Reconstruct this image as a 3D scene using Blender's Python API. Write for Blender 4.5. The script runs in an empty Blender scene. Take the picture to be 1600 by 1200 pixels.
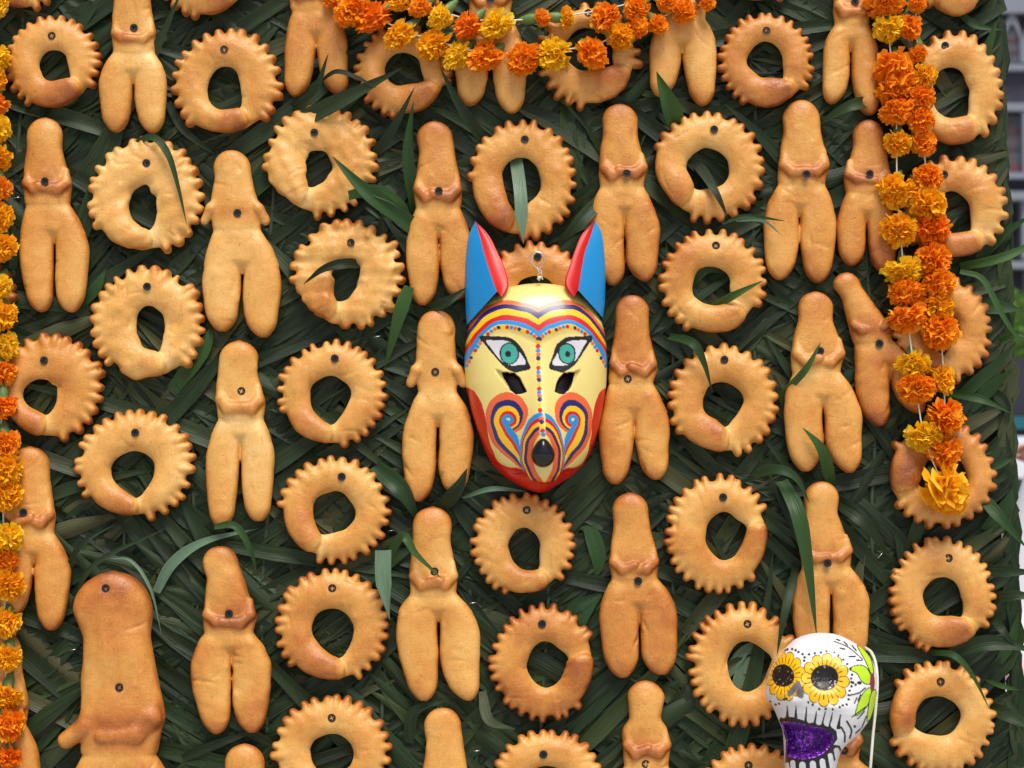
import bpy, bmesh, math, random
import numpy as np
from mathutils import Vector, Matrix

random.seed(7); RNG = np.random.RandomState(11)
R = math.radians
scene = bpy.context.scene
COL = scene.collection

# ------------------------------------------------------------------ camera
PITCH, LEAN, DIST, CAMZ, FPX = R(1.5), R(4.0), 3.0, 1.5, 3000.0
cam_d = bpy.data.cameras.new('camera'); cam = bpy.data.objects.new('camera', cam_d); COL.objects.link(cam)
cam.location = (0, -DIST, CAMZ); cam.rotation_euler = (R(90) + PITCH, 0, 0)
cam_d.sensor_width = 36.0; cam_d.lens = 36.0 * FPX / 1600.0
cam_d.clip_start = 0.05; cam_d.clip_end = 1000
cam_d.dof.use_dof = True; cam_d.dof.focus_distance = 2.95; cam_d.dof.aperture_fstop = 7.0
scene.camera = cam

# ------------------------------------------------------------------ sky, sun, exposure
SUN_EL, SUN_AZ = R(62), R(166)          # azimuth from +Y towards +X: high, behind the camera
sdir = Vector((math.sin(SUN_AZ) * math.cos(SUN_EL), math.cos(SUN_AZ) * math.cos(SUN_EL), math.sin(SUN_EL)))
world = bpy.data.worlds.new('World'); scene.world = world; world.use_nodes = True
wn = world.node_tree; bg = wn.nodes['Background']
sky = wn.nodes.new('ShaderNodeTexSky'); sky.sky_type = 'NISHITA'; sky.sun_disc = False
sky.sun_elevation = SUN_EL; sky.sun_rotation = SUN_AZ
sky.air_density = 1.0; sky.dust_density = 4.0; sky.ozone_density = 0.6
wn.links.new(sky.outputs[0], bg.inputs[0]); bg.inputs[1].default_value = 0.085
sun_d = bpy.data.lights.new('sun', 'SUN'); sun = bpy.data.objects.new('sun', sun_d); COL.objects.link(sun)
sun_d.energy = 2.6; sun_d.angle = R(32); sun_d.color = (1.0, 0.97, 0.92)
sun.rotation_euler = sdir.to_track_quat('Z', 'Y').to_euler()
scene.view_settings.view_transform = 'Standard'; scene.view_settings.look = 'None'
scene.view_settings.gamma = 1.0; scene.view_settings.use_curve_mapping = False
scene.view_settings.exposure = 0.27

# ------------------------------------------------------------------ the panel's frame: x right, u up along the panel, h out of it
CP, SP = math.cos(PITCH), math.sin(PITCH)
O_B = Vector((0, 0, CAMZ + DIST * math.tan(PITCH)))
AX = Vector((1, 0, 0)); AU = Vector((0, math.sin(LEAN), math.cos(LEAN))); AN = Vector((0, -math.cos(LEAN), math.sin(LEAN)))
ROT_B = Matrix((AX, AU, AN)).transposed()
def W(x, u, h): return O_B + AX * x + AU * u + AN * h
def ray(px, py):
    a, b = (px - 800) / FPX, (600 - py) / FPX
    return Vector((a, CP - b * SP, SP + b * CP))
def B(px, py, h=0.0):
    """photo pixel -> (x, u) in the panel's plane at height h"""
    c = Vector((0, -DIST, CAMZ)); d = ray(px, py)
    t = (O_B + AN * h - c).dot(AN) / d.dot(AN)
    p = c + d * t - O_B
    return p.dot(AX), p.dot(AU)
def Bmm(px, py, h=0.0):
    x, u = B(px, py, h); return x * 1000, u * 1000
def project(P):
    """world points (n,3) -> pixel coords"""
    d = P - np.array([0, -DIST, CAMZ]); f = d[:, 1] * CP + d[:, 2] * SP; up = -d[:, 1] * SP + d[:, 2] * CP
    return 800 + FPX * d[:, 0] / f, 600 - FPX * up / f
def mat_b(x, u, h, roll=0.0):
    return Matrix.Translation(W(x, u, h)) @ (ROT_B @ Matrix.Rotation(roll, 3, 'Z')).to_4x4()
def at_depth(px, py, y):
    d = ray(px, py); t = (y + DIST) / d.y
    return Vector((0, -DIST, CAMZ)) + d * t

# ------------------------------------------------------------------ small helpers
def tag(o, label=None, cat=None, group=None, kind=None):
    for k, v in (('label', label), ('category', cat), ('group', group), ('kind', kind)):
        if v: o[k] = v
    return o
def link(name, me, mats=None, parent=None, mw=None):
    o = bpy.data.objects.new(name, me); COL.objects.link(o)
    if mats and me is not None and len(me.materials) == 0:
        for m in (mats if isinstance(mats, (list, tuple)) else [mats]): me.materials.append(m)
    if parent: o.parent = parent
    if mw is not None: o.matrix_basis = mw
    return o
def empty(name, mw): 
    o = bpy.data.objects.new(name, None); COL.objects.link(o); o.matrix_basis = mw; o.empty_display_size = 0.05; return o
def mesh(name, V, F, smooth=True):
    me = bpy.data.meshes.new(name)
    me.from_pydata([tuple(v) for v in V], [], [tuple(f) for f in F]); me.update()
    if smooth: me.polygons.foreach_set('use_smooth', np.ones(len(me.polygons), bool))
    return me
def mesh_np(name, V, Q, smooth=True):
    """V (n,3), Q (m,4) quads"""
    me = bpy.data.meshes.new(name); n, m = len(V), len(Q)
    me.vertices.add(n); me.vertices.foreach_set('co', np.asarray(V, np.float32).ravel())
    me.loops.add(m * 4); me.loops.foreach_set('vertex_index', np.asarray(Q, np.int32).ravel())
    me.polygons.add(m); me.polygons.foreach_set('loop_start', np.arange(0, m * 4, 4, dtype=np.int32))
    try: me.polygons.foreach_set('loop_total', np.full(m, 4, np.int32))
    except Exception: pass
    me.update(calc_edges=True); me.validate()
    if smooth: me.polygons.foreach_set('use_smooth', np.ones(len(me.polygons), bool))
    return me
def fattr(me, name, val):
    a = me.attributes.new(name, 'FLOAT', 'POINT'); a.data.foreach_set('value', np.asarray(val, np.float32))
def cattr(me, name, rgb):
    a = me.attributes.new(name, 'FLOAT_COLOR', 'POINT')
    c = np.ones((len(rgb), 4), np.float32); c[:, :3] = rgb; a.data.foreach_set('color', c.ravel())
def box_bm(bm, c, s, rot=None):
    m = Matrix.Translation(c) @ (rot.to_4x4() if rot else Matrix.Identity(4)) @ Matrix.Diagonal((s[0], s[1], s[2], 1))
    bmesh.ops.create_cube(bm, size=1, matrix=m)
def bm_mesh(name, bm, smooth=False):
    me = bpy.data.meshes.new(name); bm.to_mesh(me); bm.free()
    if smooth: me.polygons.foreach_set('use_smooth', np.ones(len(me.polygons), bool))
    return me
def box_mesh(name, boxes):
    bm = bmesh.new()
    for c, s in boxes: box_bm(bm, c, s)
    return bm_mesh(name, bm)
def catmull(P, n=8, closed=False):
    P = [np.array(p, float) for p in P]; out = []
    N = len(P)
    for i in range(N if closed else N - 1):
        p0 = P[i - 1] if (closed or i > 0) else 2 * P[0] - P[1]
        p1 = P[i]; p2 = P[(i + 1) % N]
        p3 = P[(i + 2) % N] if (closed or i + 2 < N) else 2 * P[-1] - P[-2]
        for k in range(n):
            t = k / n
            out.append(0.5 * ((2 * p1) + (-p0 + p2) * t + (2 * p0 - 5 * p1 + 4 * p2 - p3) * t * t + (-p0 + 3 * p1 - 3 * p2 + p3) * t ** 3))
    if not closed: out.append(P[-1])
    return np.array(out)
def tube_mesh(name, pts, rad, seg=8):
    pts = [Vector(p) for p in pts]; V = []; F = []
    rads = rad if isinstance(rad, (list, tuple, np.ndarray)) else [rad] * len(pts)
    nrm = None
    for i, p in enumerate(pts):
        t = (pts[min(i + 1, len(pts) - 1)] - pts[max(i - 1, 0)]).normalized()
        if nrm is None: nrm = t.orthogonal().normalized()
        nrm = (nrm - t * nrm.dot(t)).normalized(); b = t.cross(nrm)
        for k in range(seg):
            a = 2 * math.pi * k / seg
            V.append(p + (nrm * math.cos(a) + b * math.sin(a)) * rads[i])
    for i in range(len(pts) - 1):
        for k in range(seg):
            F.append((i * seg + k, i * seg + (k + 1) % seg, (i + 1) * seg + (k + 1) % seg, (i + 1) * seg + k))
    F.append(tuple(range(seg))[::-1]); F.append(tuple(range((len(pts) - 1) * seg, len(pts) * seg)))
    return mesh(name, V, F)
def lathe_mesh(name, prof, seg=14, rib=0.0):
    V = []; F = []
    for r, z in prof:
        for k in range(seg):
            a = 2 * math.pi * k / seg; rr = r * (1 + (rib if k % 2 else 0))
            V.append((rr * math.cos(a), rr * math.sin(a), z))
    for i in range(len(prof) - 1):
        for k in range(seg):
            F.append((i * seg + k, i * seg + (k + 1) % seg, (i + 1) * seg + (k + 1) % seg, (i + 1) * seg + k))
    F.append(tuple(range(seg))[::-1]); F.append(tuple(range((len(prof) - 1) * seg, len(prof) * seg)))
    return mesh(name, V, F)

# ------------------------------------------------------------------ material helpers
def S(r, g, b):
    f = lambda c: (c / 255 / 12.92) if c / 255 <= 0.04045 else ((c / 255 + 0.055) / 1.055) ** 2.4
    return (f(r), f(g), f(b))
class NT:
    def __init__(s, name):
        s.m = bpy.data.materials.new(name); s.m.use_nodes = True; s.t = s.m.node_tree; s.b = s.t.nodes['Principled BSDF']
        s.out = s.t.nodes['Material Output']
    def n(s, typ, **kw):
        nd = s.t.nodes.new(typ)
        for k, v in kw.items(): setattr(nd, k, v)
        return nd
    def l(s, a, b): s.t.links.new(a, b)
    def math(s, op, a, b=None, clamp=False):
        nd = s.n('ShaderNodeMath', operation=op, use_clamp=clamp)
        for i, v in enumerate((a, b)):
            if v is None: continue
            if isinstance(v, (int, float)): nd.inputs[i].default_value = v
            else: s.l(v, nd.inputs[i])
        return nd.outputs[0]
    def ramp(s, fac, stops):
        nd = s.n('ShaderNodeValToRGB'); cr = nd.color_ramp
        while len(cr.elements) < len(stops): cr.elements.new(0.5)
        for e, (p, c) in zip(cr.elements, stops): e.position = p; e.color = (*c, 1)
        s.l(fac, nd.inputs[0]); return nd.outputs[0]
    def noise(s, vec, scale, detail=3, rough=0.55, out=0):
        nd = s.n('ShaderNodeTexNoise'); nd.inputs['Scale'].default_value = scale
        nd.inputs['Detail'].default_value = detail; nd.inputs['Roughness'].default_value = rough
        if vec is not None: s.l(vec, nd.inputs['Vector'])
        return nd.outputs[out]
    def mix(s, fac, a, b, blend='MIX'):
        nd = s.n('ShaderNodeMix', data_type='RGBA', blend_type=blend)
        for inp, v in ((nd.inputs[0], fac), (nd.inputs[6], a), (nd.inputs[7], b)):
            if isinstance(v, (int, float)): inp.default_value = v
            elif isinstance(v, tuple): inp.default_value = (*v, 1)
            else: s.l(v, inp)
        return nd.outputs[2]
    def bump(s, h, strength=0.3, dist=0.002, normal=None):
        nd = s.n('ShaderNodeBump'); nd.inputs['Strength'].default_value = strength; nd.inputs['Distance'].default_value = dist
        s.l(h, nd.inputs['Height'])
        if normal is not None: s.l(normal, nd.inputs['Normal'])
        s.l(nd.outputs[0], s.b.inputs['Normal']); return nd.outputs[0]
    def set(s, **kw):
        for k, v in kw.items():
            k = k.replace('_', ' ')
            if isinstance(v, tuple): v = (*v, 1)
            s.b.inputs[k].default_value = v
        return s
def plain(name, col, rough=0.6, metal=0.0, var=0.12, scale=40, bump=0.1):
    t = NT(name); co = t.n('ShaderNodeTexCoord').outputs['Object']
    nz = t.noise(co, scale)
    c = t.mix(nz, tuple(x * (1 - var) for x in col), tuple(min(1, x * (1 + var)) for x in col))
    t.l(c, t.b.inputs['Base Color']); t.set(Roughness=rough, Metallic=metal)
    if bump: t.bump(nz, bump, 0.002)
    return t.m
def attr(t, name, out='Fac'):
    nd = t.n('ShaderNodeAttribute'); nd.attribute_name = name; return nd.outputs[out]

# bread crust: the attribute 'brown' says how far each spot was baked, plus painted crease shade along leg slits
def bread_material():
    t = NT('baked_dough'); co = t.n('ShaderNodeTexCoord').outputs['Object']; rnd = t.n('ShaderNodeObjectInfo').outputs['Random']
    off = t.n('ShaderNodeVectorMath', operation='ADD'); t.l(co, off.inputs[0])
    cmb = t.n('ShaderNodeCombineXYZ'); t.l(t.math('MULTIPLY', rnd, 9.0), cmb.inputs[2]); t.l(t.math('MULTIPLY', rnd, 5.0), cmb.inputs[0]); t.l(cmb.outputs[0], off.inputs[1])
    co = off.outputs[0]
    br = attr(t, 'brown')
    big = t.noise(co, 16, 4, 0.6); mid = t.noise(co, 70, 5, 0.65); fine = t.noise(co, 420, 3, 0.6)
    f = t.math('ADD', br, t.math('MULTIPLY', t.math('SUBTRACT', big, 0.5), 0.6))
    f = t.math('ADD', f, t.math('MULTIPLY', t.math('SUBTRACT', mid, 0.5), 0.32))
    f = t.math('ADD', f, t.math('MULTIPLY', t.math('SUBTRACT', fine, 0.5), 0.34), clamp=True)
    col = t.ramp(f, [(0.0, S(239, 196, 126)), (0.26, S(227, 172, 92)), (0.5, S(212, 147, 67)), (0.75, S(186, 110, 44)), (1.0, S(134, 69, 27))])
    # small pits and specks with shapes of their own
    vo = t.n('ShaderNodeTexVoronoi'); vo.inputs['Scale'].default_value = 130; t.l(co, vo.inputs['Vector'])
    spot = t.math('LESS_THAN', vo.outputs['Distance'], 0.10)
    vsel = t.n('ShaderNodeSeparateColor'); t.l(vo.outputs['Color'], vsel.inputs[0])
    spot = t.math('MULTIPLY', spot, t.math('GREATER_THAN', vsel.outputs[0], 0.72))
    col = t.mix(t.math('MULTIPLY', spot, 0.75), col, S(110, 60, 30))
    # streaks where the wash was brushed on
    sc = t.n('ShaderNodeMapping'); sc.inputs['Scale'].default_value = (1, 0.18, 1); sc.inputs['Rotation'].default_value = (0, 0, 0.7); t.l(co, sc.inputs[0])
    st = t.noise(sc.outputs[0], 190, 4, 0.65)
    strk = t.math('MULTIPLY', t.math('SUBTRACT', st, 0.57, clamp=True), 2.2, clamp=True)
    col = t.mix(strk, col, S(176, 104, 48))
    crk = t.noise(co, 190, 5, 0.7); ck = t.math('MULTIPLY', t.math('SUBTRACT', crk, 0.57, clamp=True), 3.2, clamp=True); col = t.mix(t.math('MULTIPLY', ck, 0.5), col, S(170, 98, 44))
    t.l(col, t.b.inputs['Base Color'])
    rg = t.math('ADD', t.math('MULTIPLY', mid, 0.28), 0.24); t.l(rg, t.b.inputs['Roughness'])
    t.set(Specular_IOR_Level=0.5)
    hgt = t.math('ADD', t.math('MULTIPLY', mid, 0.6), t.math('MULTIPLY', fine, 0.25)); hgt = t.math('SUBTRACT', hgt, t.math('MULTIPLY', ck, 0.22))
    hgt = t.math('SUBTRACT', hgt, t.math('MULTIPLY', spot, 0.25)); hgt = t.math('ADD', hgt, t.math('MULTIPLY', st, 0.2))
    t.bump(hgt, 0.6, 0.0036)
    return t.m
def leaf_material(name, stops, rough=0.42, transl=0.08):
    t = NT(name); uv = t.n('ShaderNodeUVMap').outputs[0]
    rnd = t.math('FRACT', t.math('ADD', attr(t, 'rnd'), t.n('ShaderNodeObjectInfo').outputs['Random']))
    sep = t.n('ShaderNodeSeparateXYZ'); t.l(uv, sep.inputs[0])
    mp = t.n('ShaderNodeMapping'); mp.inputs['Scale'].default_value = (13, 1.6, 1); t.l(uv, mp.inputs[0])
    add = t.n('ShaderNodeVectorMath', operation='ADD'); t.l(mp.outputs[0], add.inputs[0])
    c3 = t.n('ShaderNodeCombineXYZ'); t.l(t.math('MULTIPLY', rnd, 57.0), c3.inputs[0]); t.l(t.math('MULTIPLY', rnd, 91.0), c3.inputs[1]); t.l(c3.outputs[0], add.inputs[1])
    vein = t.noise(add.outputs[0], 1.0, 2, 0.5)
    co = t.n('ShaderNodeTexCoord').outputs['Object']; blot = t.noise(co, 28, 4, 0.6)
    base = t.ramp(rnd, stops)
    c = t.mix(t.math('MULTIPLY', t.math('SUBTRACT', vein, 0.42, clamp=True), 2.6, clamp=True), base, S(74, 92, 56), 'MIX')
    c = t.mix(0.60, c, base)
    dry = t.math('MULTIPLY', t.math('SUBTRACT', blot, 0.60, clamp=True), 2.6, clamp=True)
    c = t.mix(t.math('MULTIPLY', dry, 0.4), c, S(66, 70, 54))
    t.l(c, t.b.inputs['Base Color'])
    t.l(t.math('ADD', t.math('MULTIPLY', blot, 0.3), rough - 0.1), t.b.inputs['Roughness'])
    t.set(Specular_IOR_Level=0.28)
    t.bump(vein, 0.6, 0.0016)
    tr = t.n('ShaderNodeBsdfTranslucent'); t.l(t.mix(0.5, c, S(110, 150, 40)), tr.inputs[0])
    ms = t.n('ShaderNodeMixShader'); ms.inputs[0].default_value = transl
    t.l(t.b.outputs[0], ms.inputs[1]); t.l(tr.outputs[0], ms.inputs[2]); t.l(ms.outputs[0], t.out.inputs[0])
    return t.m
def petal_material(name, dark, mid, light):
    t = NT(name); r = attr(t, 'rnd'); co = t.n('ShaderNodeTexCoord').outputs['Object']
    nz = t.noise(co, 3.0, 3)
    f = t.math('ADD', t.math('MULTIPLY', r, 0.75), t.math('MULTIPLY', t.math('SUBTRACT', nz, 0.4), 0.7), clamp=True)
    c = t.ramp(f, [(0.05, dark), (0.5, mid), (1.0, light)])
    t.l(c, t.b.inputs['Base Color']); t.set(Roughness=0.55, Specular_IOR_Level=0.3)
    tr = t.n('ShaderNodeBsdfTranslucent'); t.l(c, tr.inputs[0])
    ms = t.n('ShaderNodeMixShader'); ms.inputs[0].default_value = 0.32
    t.l(t.b.outputs[0], ms.inputs[1]); t.l(tr.outputs[0], ms.inputs[2]); t.l(ms.outputs[0], t.out.inputs[0])
    return t.m
def paint_material(name, rough=0.30, coat=0.35, glitter=False):
    t = NT(name); c = attr(t, 'paint', 'Color'); co = t.n('ShaderNodeTexCoord').outputs['Object']
    nz = t.noise(co, 60, 3); c2 = t.mix(t.math('MULTIPLY', nz, 0.10), c, S(120, 90, 60), 'MULTIPLY')
    t.l(c2, t.b.inputs['Base Color']); t.set(Roughness=rough, Coat_Weight=coat, Coat_Roughness=0.16)
    if glitter:
        g = attr(t, 'glitter')
        vo = t.n('ShaderNodeTexVoronoi'); vo.inputs['Scale'].default_value = 430; t.l(co, vo.inputs['Vector'])
        sp = t.n('ShaderNodeSeparateColor'); t.l(vo.outputs['Color'], sp.inputs[0])
        spark = t.math('MULTIPLY', t.math('GREATER_THAN', sp.outputs[0], t.math('SUBTRACT', 1.12, t.math('MULTIPLY', g, 0.42))), g)
        tint = t.mix(sp.outputs[1], S(150, 60, 255), S(235, 120, 230))
        tint = t.mix(t.math('GREATER_THAN', g, 0.75), S(210, 205, 200), tint)
        c3 = t.mix(spark, c2, tint); t.l(c3, t.b.inputs['Base Color'])
        t.l(t.math('MULTIPLY', spark, 0.9), t.b.inputs['Metallic'])
        nm = t.n('ShaderNodeVectorMath', operation='SUBTRACT'); t.l(vo.outputs['Color'], nm.inputs[0]); nm.inputs[1].default_value = (0.5, 0.5, 0.5)
        sc = t.n('ShaderNodeVectorMath', operation='SCALE'); t.l(nm.outputs[0], sc.inputs[0]); t.l(t.math('MULTIPLY', g, 1.1), sc.inputs['Scale'])
        ge = t.n('ShaderNodeNewGeometry'); ad = t.n('ShaderNodeVectorMath', operation='ADD'); t.l(ge.outputs['Normal'], ad.inputs[0]); t.l(sc.outputs[0], ad.inputs[1])
        no = t.n('ShaderNodeVectorMath', operation='NORMALIZE'); t.l(ad.outputs[0], no.inputs[0]); t.l(no.outputs[0], t.b.inputs['Normal'])
    else:
        t.bump(nz, 0.04, 0.001)
    return t.m

M = {}
M['bread'] = bread_material()
DG = [(0.0, S(17, 30, 15)), (0.35, S(24, 41, 20)), (0.6, S(30, 50, 25)), (0.82, S(44, 58, 34)), (0.93, S(74, 72, 44)), (1.0, S(36, 60, 24))]
M['leaf'] = leaf_material('palm_leaf', DG)
M['leaf_fresh'] = leaf_material('palm_leaf_fresh', [(0.0, S(34, 60, 32)), (0.5, S(44, 76, 36)), (1.0, S(58, 92, 40))], 0.38, 0.16)
M['leaf_pale'] = leaf_material('palm_leaf_pale', [(0.0, S(92, 120, 98)), (1.0, S(112, 138, 112))], 0.36, 0.1)
M['rib'] = plain('leaf_rib', S(52, 66, 44), 0.5)
M['board'] = plain('board_backing', S(34, 36, 28), 0.9)
M['wood'] = plain('rough_wood', S(110, 84, 60), 0.8)
M['screw'] = plain('black_screw', (0.010, 0.010, 0.014), 0.5, 0.15, 0.3, 300, 0.05)
M['staple'] = plain('bright_staple', (0.7, 0.7, 0.72), 0.25, 1.0, 0.05, 100, 0)
M['wire'] = plain('silver_wire', (0.8, 0.8, 0.82), 0.22, 1.0, 0.05, 100, 0)
M['string'] = plain('cotton_string', S(226, 220, 206), 0.9, 0, 0.15, 900, 0.3)
M['calyx'] = plain('green_calyx', S(92, 122, 62), 0.5, 0, 0.3, 2, 0.1)
M['petal_y'] = petal_material('petal_yellow', S(248, 190, 14), S(255, 214, 34), S(255, 230, 84))
M['petal_yo'] = petal_material('petal_amber', S(246, 164, 12), S(255, 194, 28), S(255, 214, 58))
M['petal_o'] = petal_material('petal_orange', S(244, 130, 12), S(255, 166, 30), S(255, 192, 54))
M['petal_d'] = petal_material('petal_deep_orange', S(238, 106, 10), S(254, 146, 22), S(255, 172, 38))
M['ear'] = paint_material('ear_paint', 0.42, 0.12)
M['mask'] = paint_material('lacquered_paint')
M['skull'] = paint_material('skull_paint', 0.45, 0.1, True)
M['nose'] = plain('black_lacquer', (0.006, 0.006, 0.008), 0.08, 0, 0.1, 30, 0)

# ------------------------------------------------------------------ ground and far background
def ground():
    bm = bmesh.new(); bmesh.ops.create_grid(bm, x_segments=2, y_segments=2, size=400)
    me = bm_mesh('ground', bm)
    t = NT('plaza_paving'); co = t.n('ShaderNodeTexCoord').outputs['Object']
    bk = t.n('ShaderNodeTexBrick'); bk.inputs['Scale'].default_value = 1.0; bk.inputs['Mortar Size'].default_value = 0.012
    bk.inputs['Brick Width'].default_value = 1.2; bk.inputs['Row Height'].default_value = 1.2
    bk.inputs['Color1'].default_value = (*S(196, 194, 190), 1); bk.inputs['Color2'].default_value = (*S(184, 182, 180), 1); bk.inputs['Mortar'].default_value = (*S(120, 118, 114), 1)
    t.l(co, bk.inputs['Vector']); nz = t.noise(co, 0.8, 5)
    t.l(t.mix(t.math('MULTIPLY', nz, 0.3), bk.outputs[0], S(150, 148, 144)), t.b.inputs['Base Color']); t.set(Roughness=0.8)
    tag(link('ground', me, t.m), kind='structure')
ground()
def kerb():
    me = box_mesh('kerb', [((22, 24, 0.06), (60, 0.35, 0.12))])
    tag(link('kerb', me, plain('kerb_stone', S(120, 120, 124), 0.8)), kind='structure')
kerb()

def building():
    Y0 = 108.0; root = empty('stone_building', Matrix.Translation((32, Y0, 0)))
    tag(root, 'dark grey stone building with arched windows, far behind the panel at right', 'building')
    stone = plain('dark_masonry', S(64, 62, 76), 0.85, 0, 0.2, 0.6, 0.2); trim = plain('pale_stone_trim', S(128, 134, 146), 0.8, 0, 0.12, 0.8, 0.1)
    glass = NT('window_glass').set(Base_Color=S(116, 134, 148), Roughness=0.15); glass = glass.m
    red = plain('window_wood', S(104, 64, 68), 0.6); pan = plain('red_panel', S(104, 62, 70), 0.7)
    zA = lambda v: CAMZ + (678.5 - v) / FPX * (Y0 + DIST); pxm = (Y0 + DIST) / FPX
    xA = lambda u: (u - 800) * pxm - 32
    bay = 34 * pxm; x_first = xA(1585) - bay * 9; nb = 20
    L, Rr = x_first - bay, x_first + bay * nb
    def arch(cx, w, z0, zs, rise, n=8):      # pointed arch outline
        pts = [(cx - w, z0)]
        for i in range(n + 1):
            t = i / n; pts.append((cx - w + w * t, zs + rise * math.sin(t * math.pi / 2) ** 0.9))
        for i in range(1, n + 1):
            t = i / n; pts.append((cx + w * t, zs + rise * math.cos(t * math.pi / 2) ** 0.9))
        pts.append((cx + w, z0)); return pts
    def slab(name, pts, y0, y1, m, parent=None):
        n = len(pts); V = [(p[0], y0, p[1]) for p in pts] + [(p[0], y1, p[1]) for p in pts]
        F = [tuple(range(n)), tuple(range(n, 2 * n))[::-1]] + [(i, i + n, (i + 1) % n + n, (i + 1) % n) for i in range(n)]
        return link(name, mesh(name, V, F, False), m, parent or root)
    link('wall', box_mesh('wall', [(((L + Rr) / 2, 6, 17), (Rr - L, 11.0, 34))]), stone, root)
    link('cornice', box_mesh('cornice', [(((L + Rr) / 2, 0.1, zA(5)), (Rr - L, 0.9, 26 * pxm)), (((L + Rr) / 2, 0.2, zA(103)), (Rr - L, 0.7, 9 * pxm)),
         (((L + Rr) / 2, 0.0, zA(167)), (Rr - L, 0.95, 12 * pxm)), (((L + Rr) / 2, 0.0, zA(275)), (Rr - L, 1.2, 9 * pxm)), (((L + Rr) / 2, -0.3, zA(308)), (Rr - L, 1.6, 13 * pxm)), (((L + Rr) / 2, -0.1, zA(415)), (Rr - L, 1.4, 11 * pxm))]), trim, root)
    cache = {}
    for i in range(nb):
        cx = x_first + bay * i
        def put(key, name, make, m, parent=None):
            if key not in cache: cache[key] = make()
            return link(name, cache[key], m, parent or root, Matrix.Translation((cx if parent is None else 0, 0, 0)))
        def slab_me(pts, y0, y1):
            n = len(pts); V = [(p[0], y0, p[1]) for p in pts] + [(p[0], y1, p[1]) for p in pts]
            F = [tuple(range(n)), tuple(range(n, 2 * n))[::-1]] + [(k, k + n, (k + 1) % n + n, (k + 1) % n) for k in range(n)]
            return mesh('slab', V, F, False)
        def ring_me(po, pi, y0, y1):
            n = len(po); V = [(p[0], y0, p[1]) for p in po] + [(p[0], y0, p[1]) for p in pi] + [(p[0], y1, p[1]) for p in po] + [(p[0], y1, p[1]) for p in pi]
            F = []
            for k in range(n - 1): F += [(k, k + 1, n + k + 1, n + k), (2 * n + k, 3 * n + k, 3 * n + k + 1, 2 * n + k + 1), (n + k, n + k + 1, 3 * n + k + 1, 3 * n + k), (k, 2 * n + k, 2 * n + k + 1, k + 1)]
            return mesh('surround', V, F, False)
        w = 13.5 * pxm
        win = put('g1', 'window', lambda: slab_me(arch(0, w, zA(95), zA(60), 26 * pxm), 0.3, 0.45), glass)
        put('f1', 'frame', lambda: box_mesh('frame', [((0, 0.22, zA(66)), (0.1, 0.12, 56 * pxm)), ((0, 0.2, zA(57)), (2 * w, 0.1, 0.12)), ((0, 0.2, zA(76)), (2 * w, 0.1, 0.05)), ((-w / 2, 0.2, zA(76)), (0.05, 0.1, 38 * pxm)), ((w / 2, 0.2, zA(76)), (0.05, 0.1, 38 * pxm))]), red, win)
        put('s1', 'surround', lambda: ring_me(arch(0, w + 3.4 * pxm, zA(95), zA(62), 44 * pxm), arch(0, w - 0.01, zA(95), zA(60), 26 * pxm), -0.05, 0.6), trim, win)
        win = put('g2', 'window', lambda: box_mesh('w2', [((0, 0.36, zA(216)), (2 * w, 0.1, 78 * pxm))]), glass)
        put('f2', 'frame', lambda: box_mesh('frame', [((0, 0.22, zA(216)), (0.13, 0.12, 78 * pxm)), ((0, 0.2, zA(203)), (2 * w, 0.1, 0.16)), ((0, 0.2, zA(228)), (2 * w, 0.1, 0.06)), ((-w / 2, 0.2, zA(216)), (0.05, 0.1, 78 * pxm)), ((w / 2, 0.2, zA(216)), (0.05, 0.1, 78 * pxm))]), red, win)
        put('a2', 'apron_panel', lambda: box_mesh('ap', [((0, 0.2, zA(263)), (2 * w, 0.4, 15 * pxm))]), pan)
        if i < nb: 
            pil = put('p2', 'pilaster', lambda: box_mesh('pl', [((bay / 2, 0.0, zA(225)), (7 * pxm, 0.8, 110 * pxm))]), trim)
            put('p3', 'column', lambda: box_mesh('cl', [((bay / 2 - 3 * pxm, -0.2, zA(360)), (9 * pxm, 0.9, 92 * pxm)), ((bay / 2 + 2 * pxm, -0.2, zA(440)), (7 * pxm, 0.9, 45 * pxm))]), trim)
building()

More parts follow.
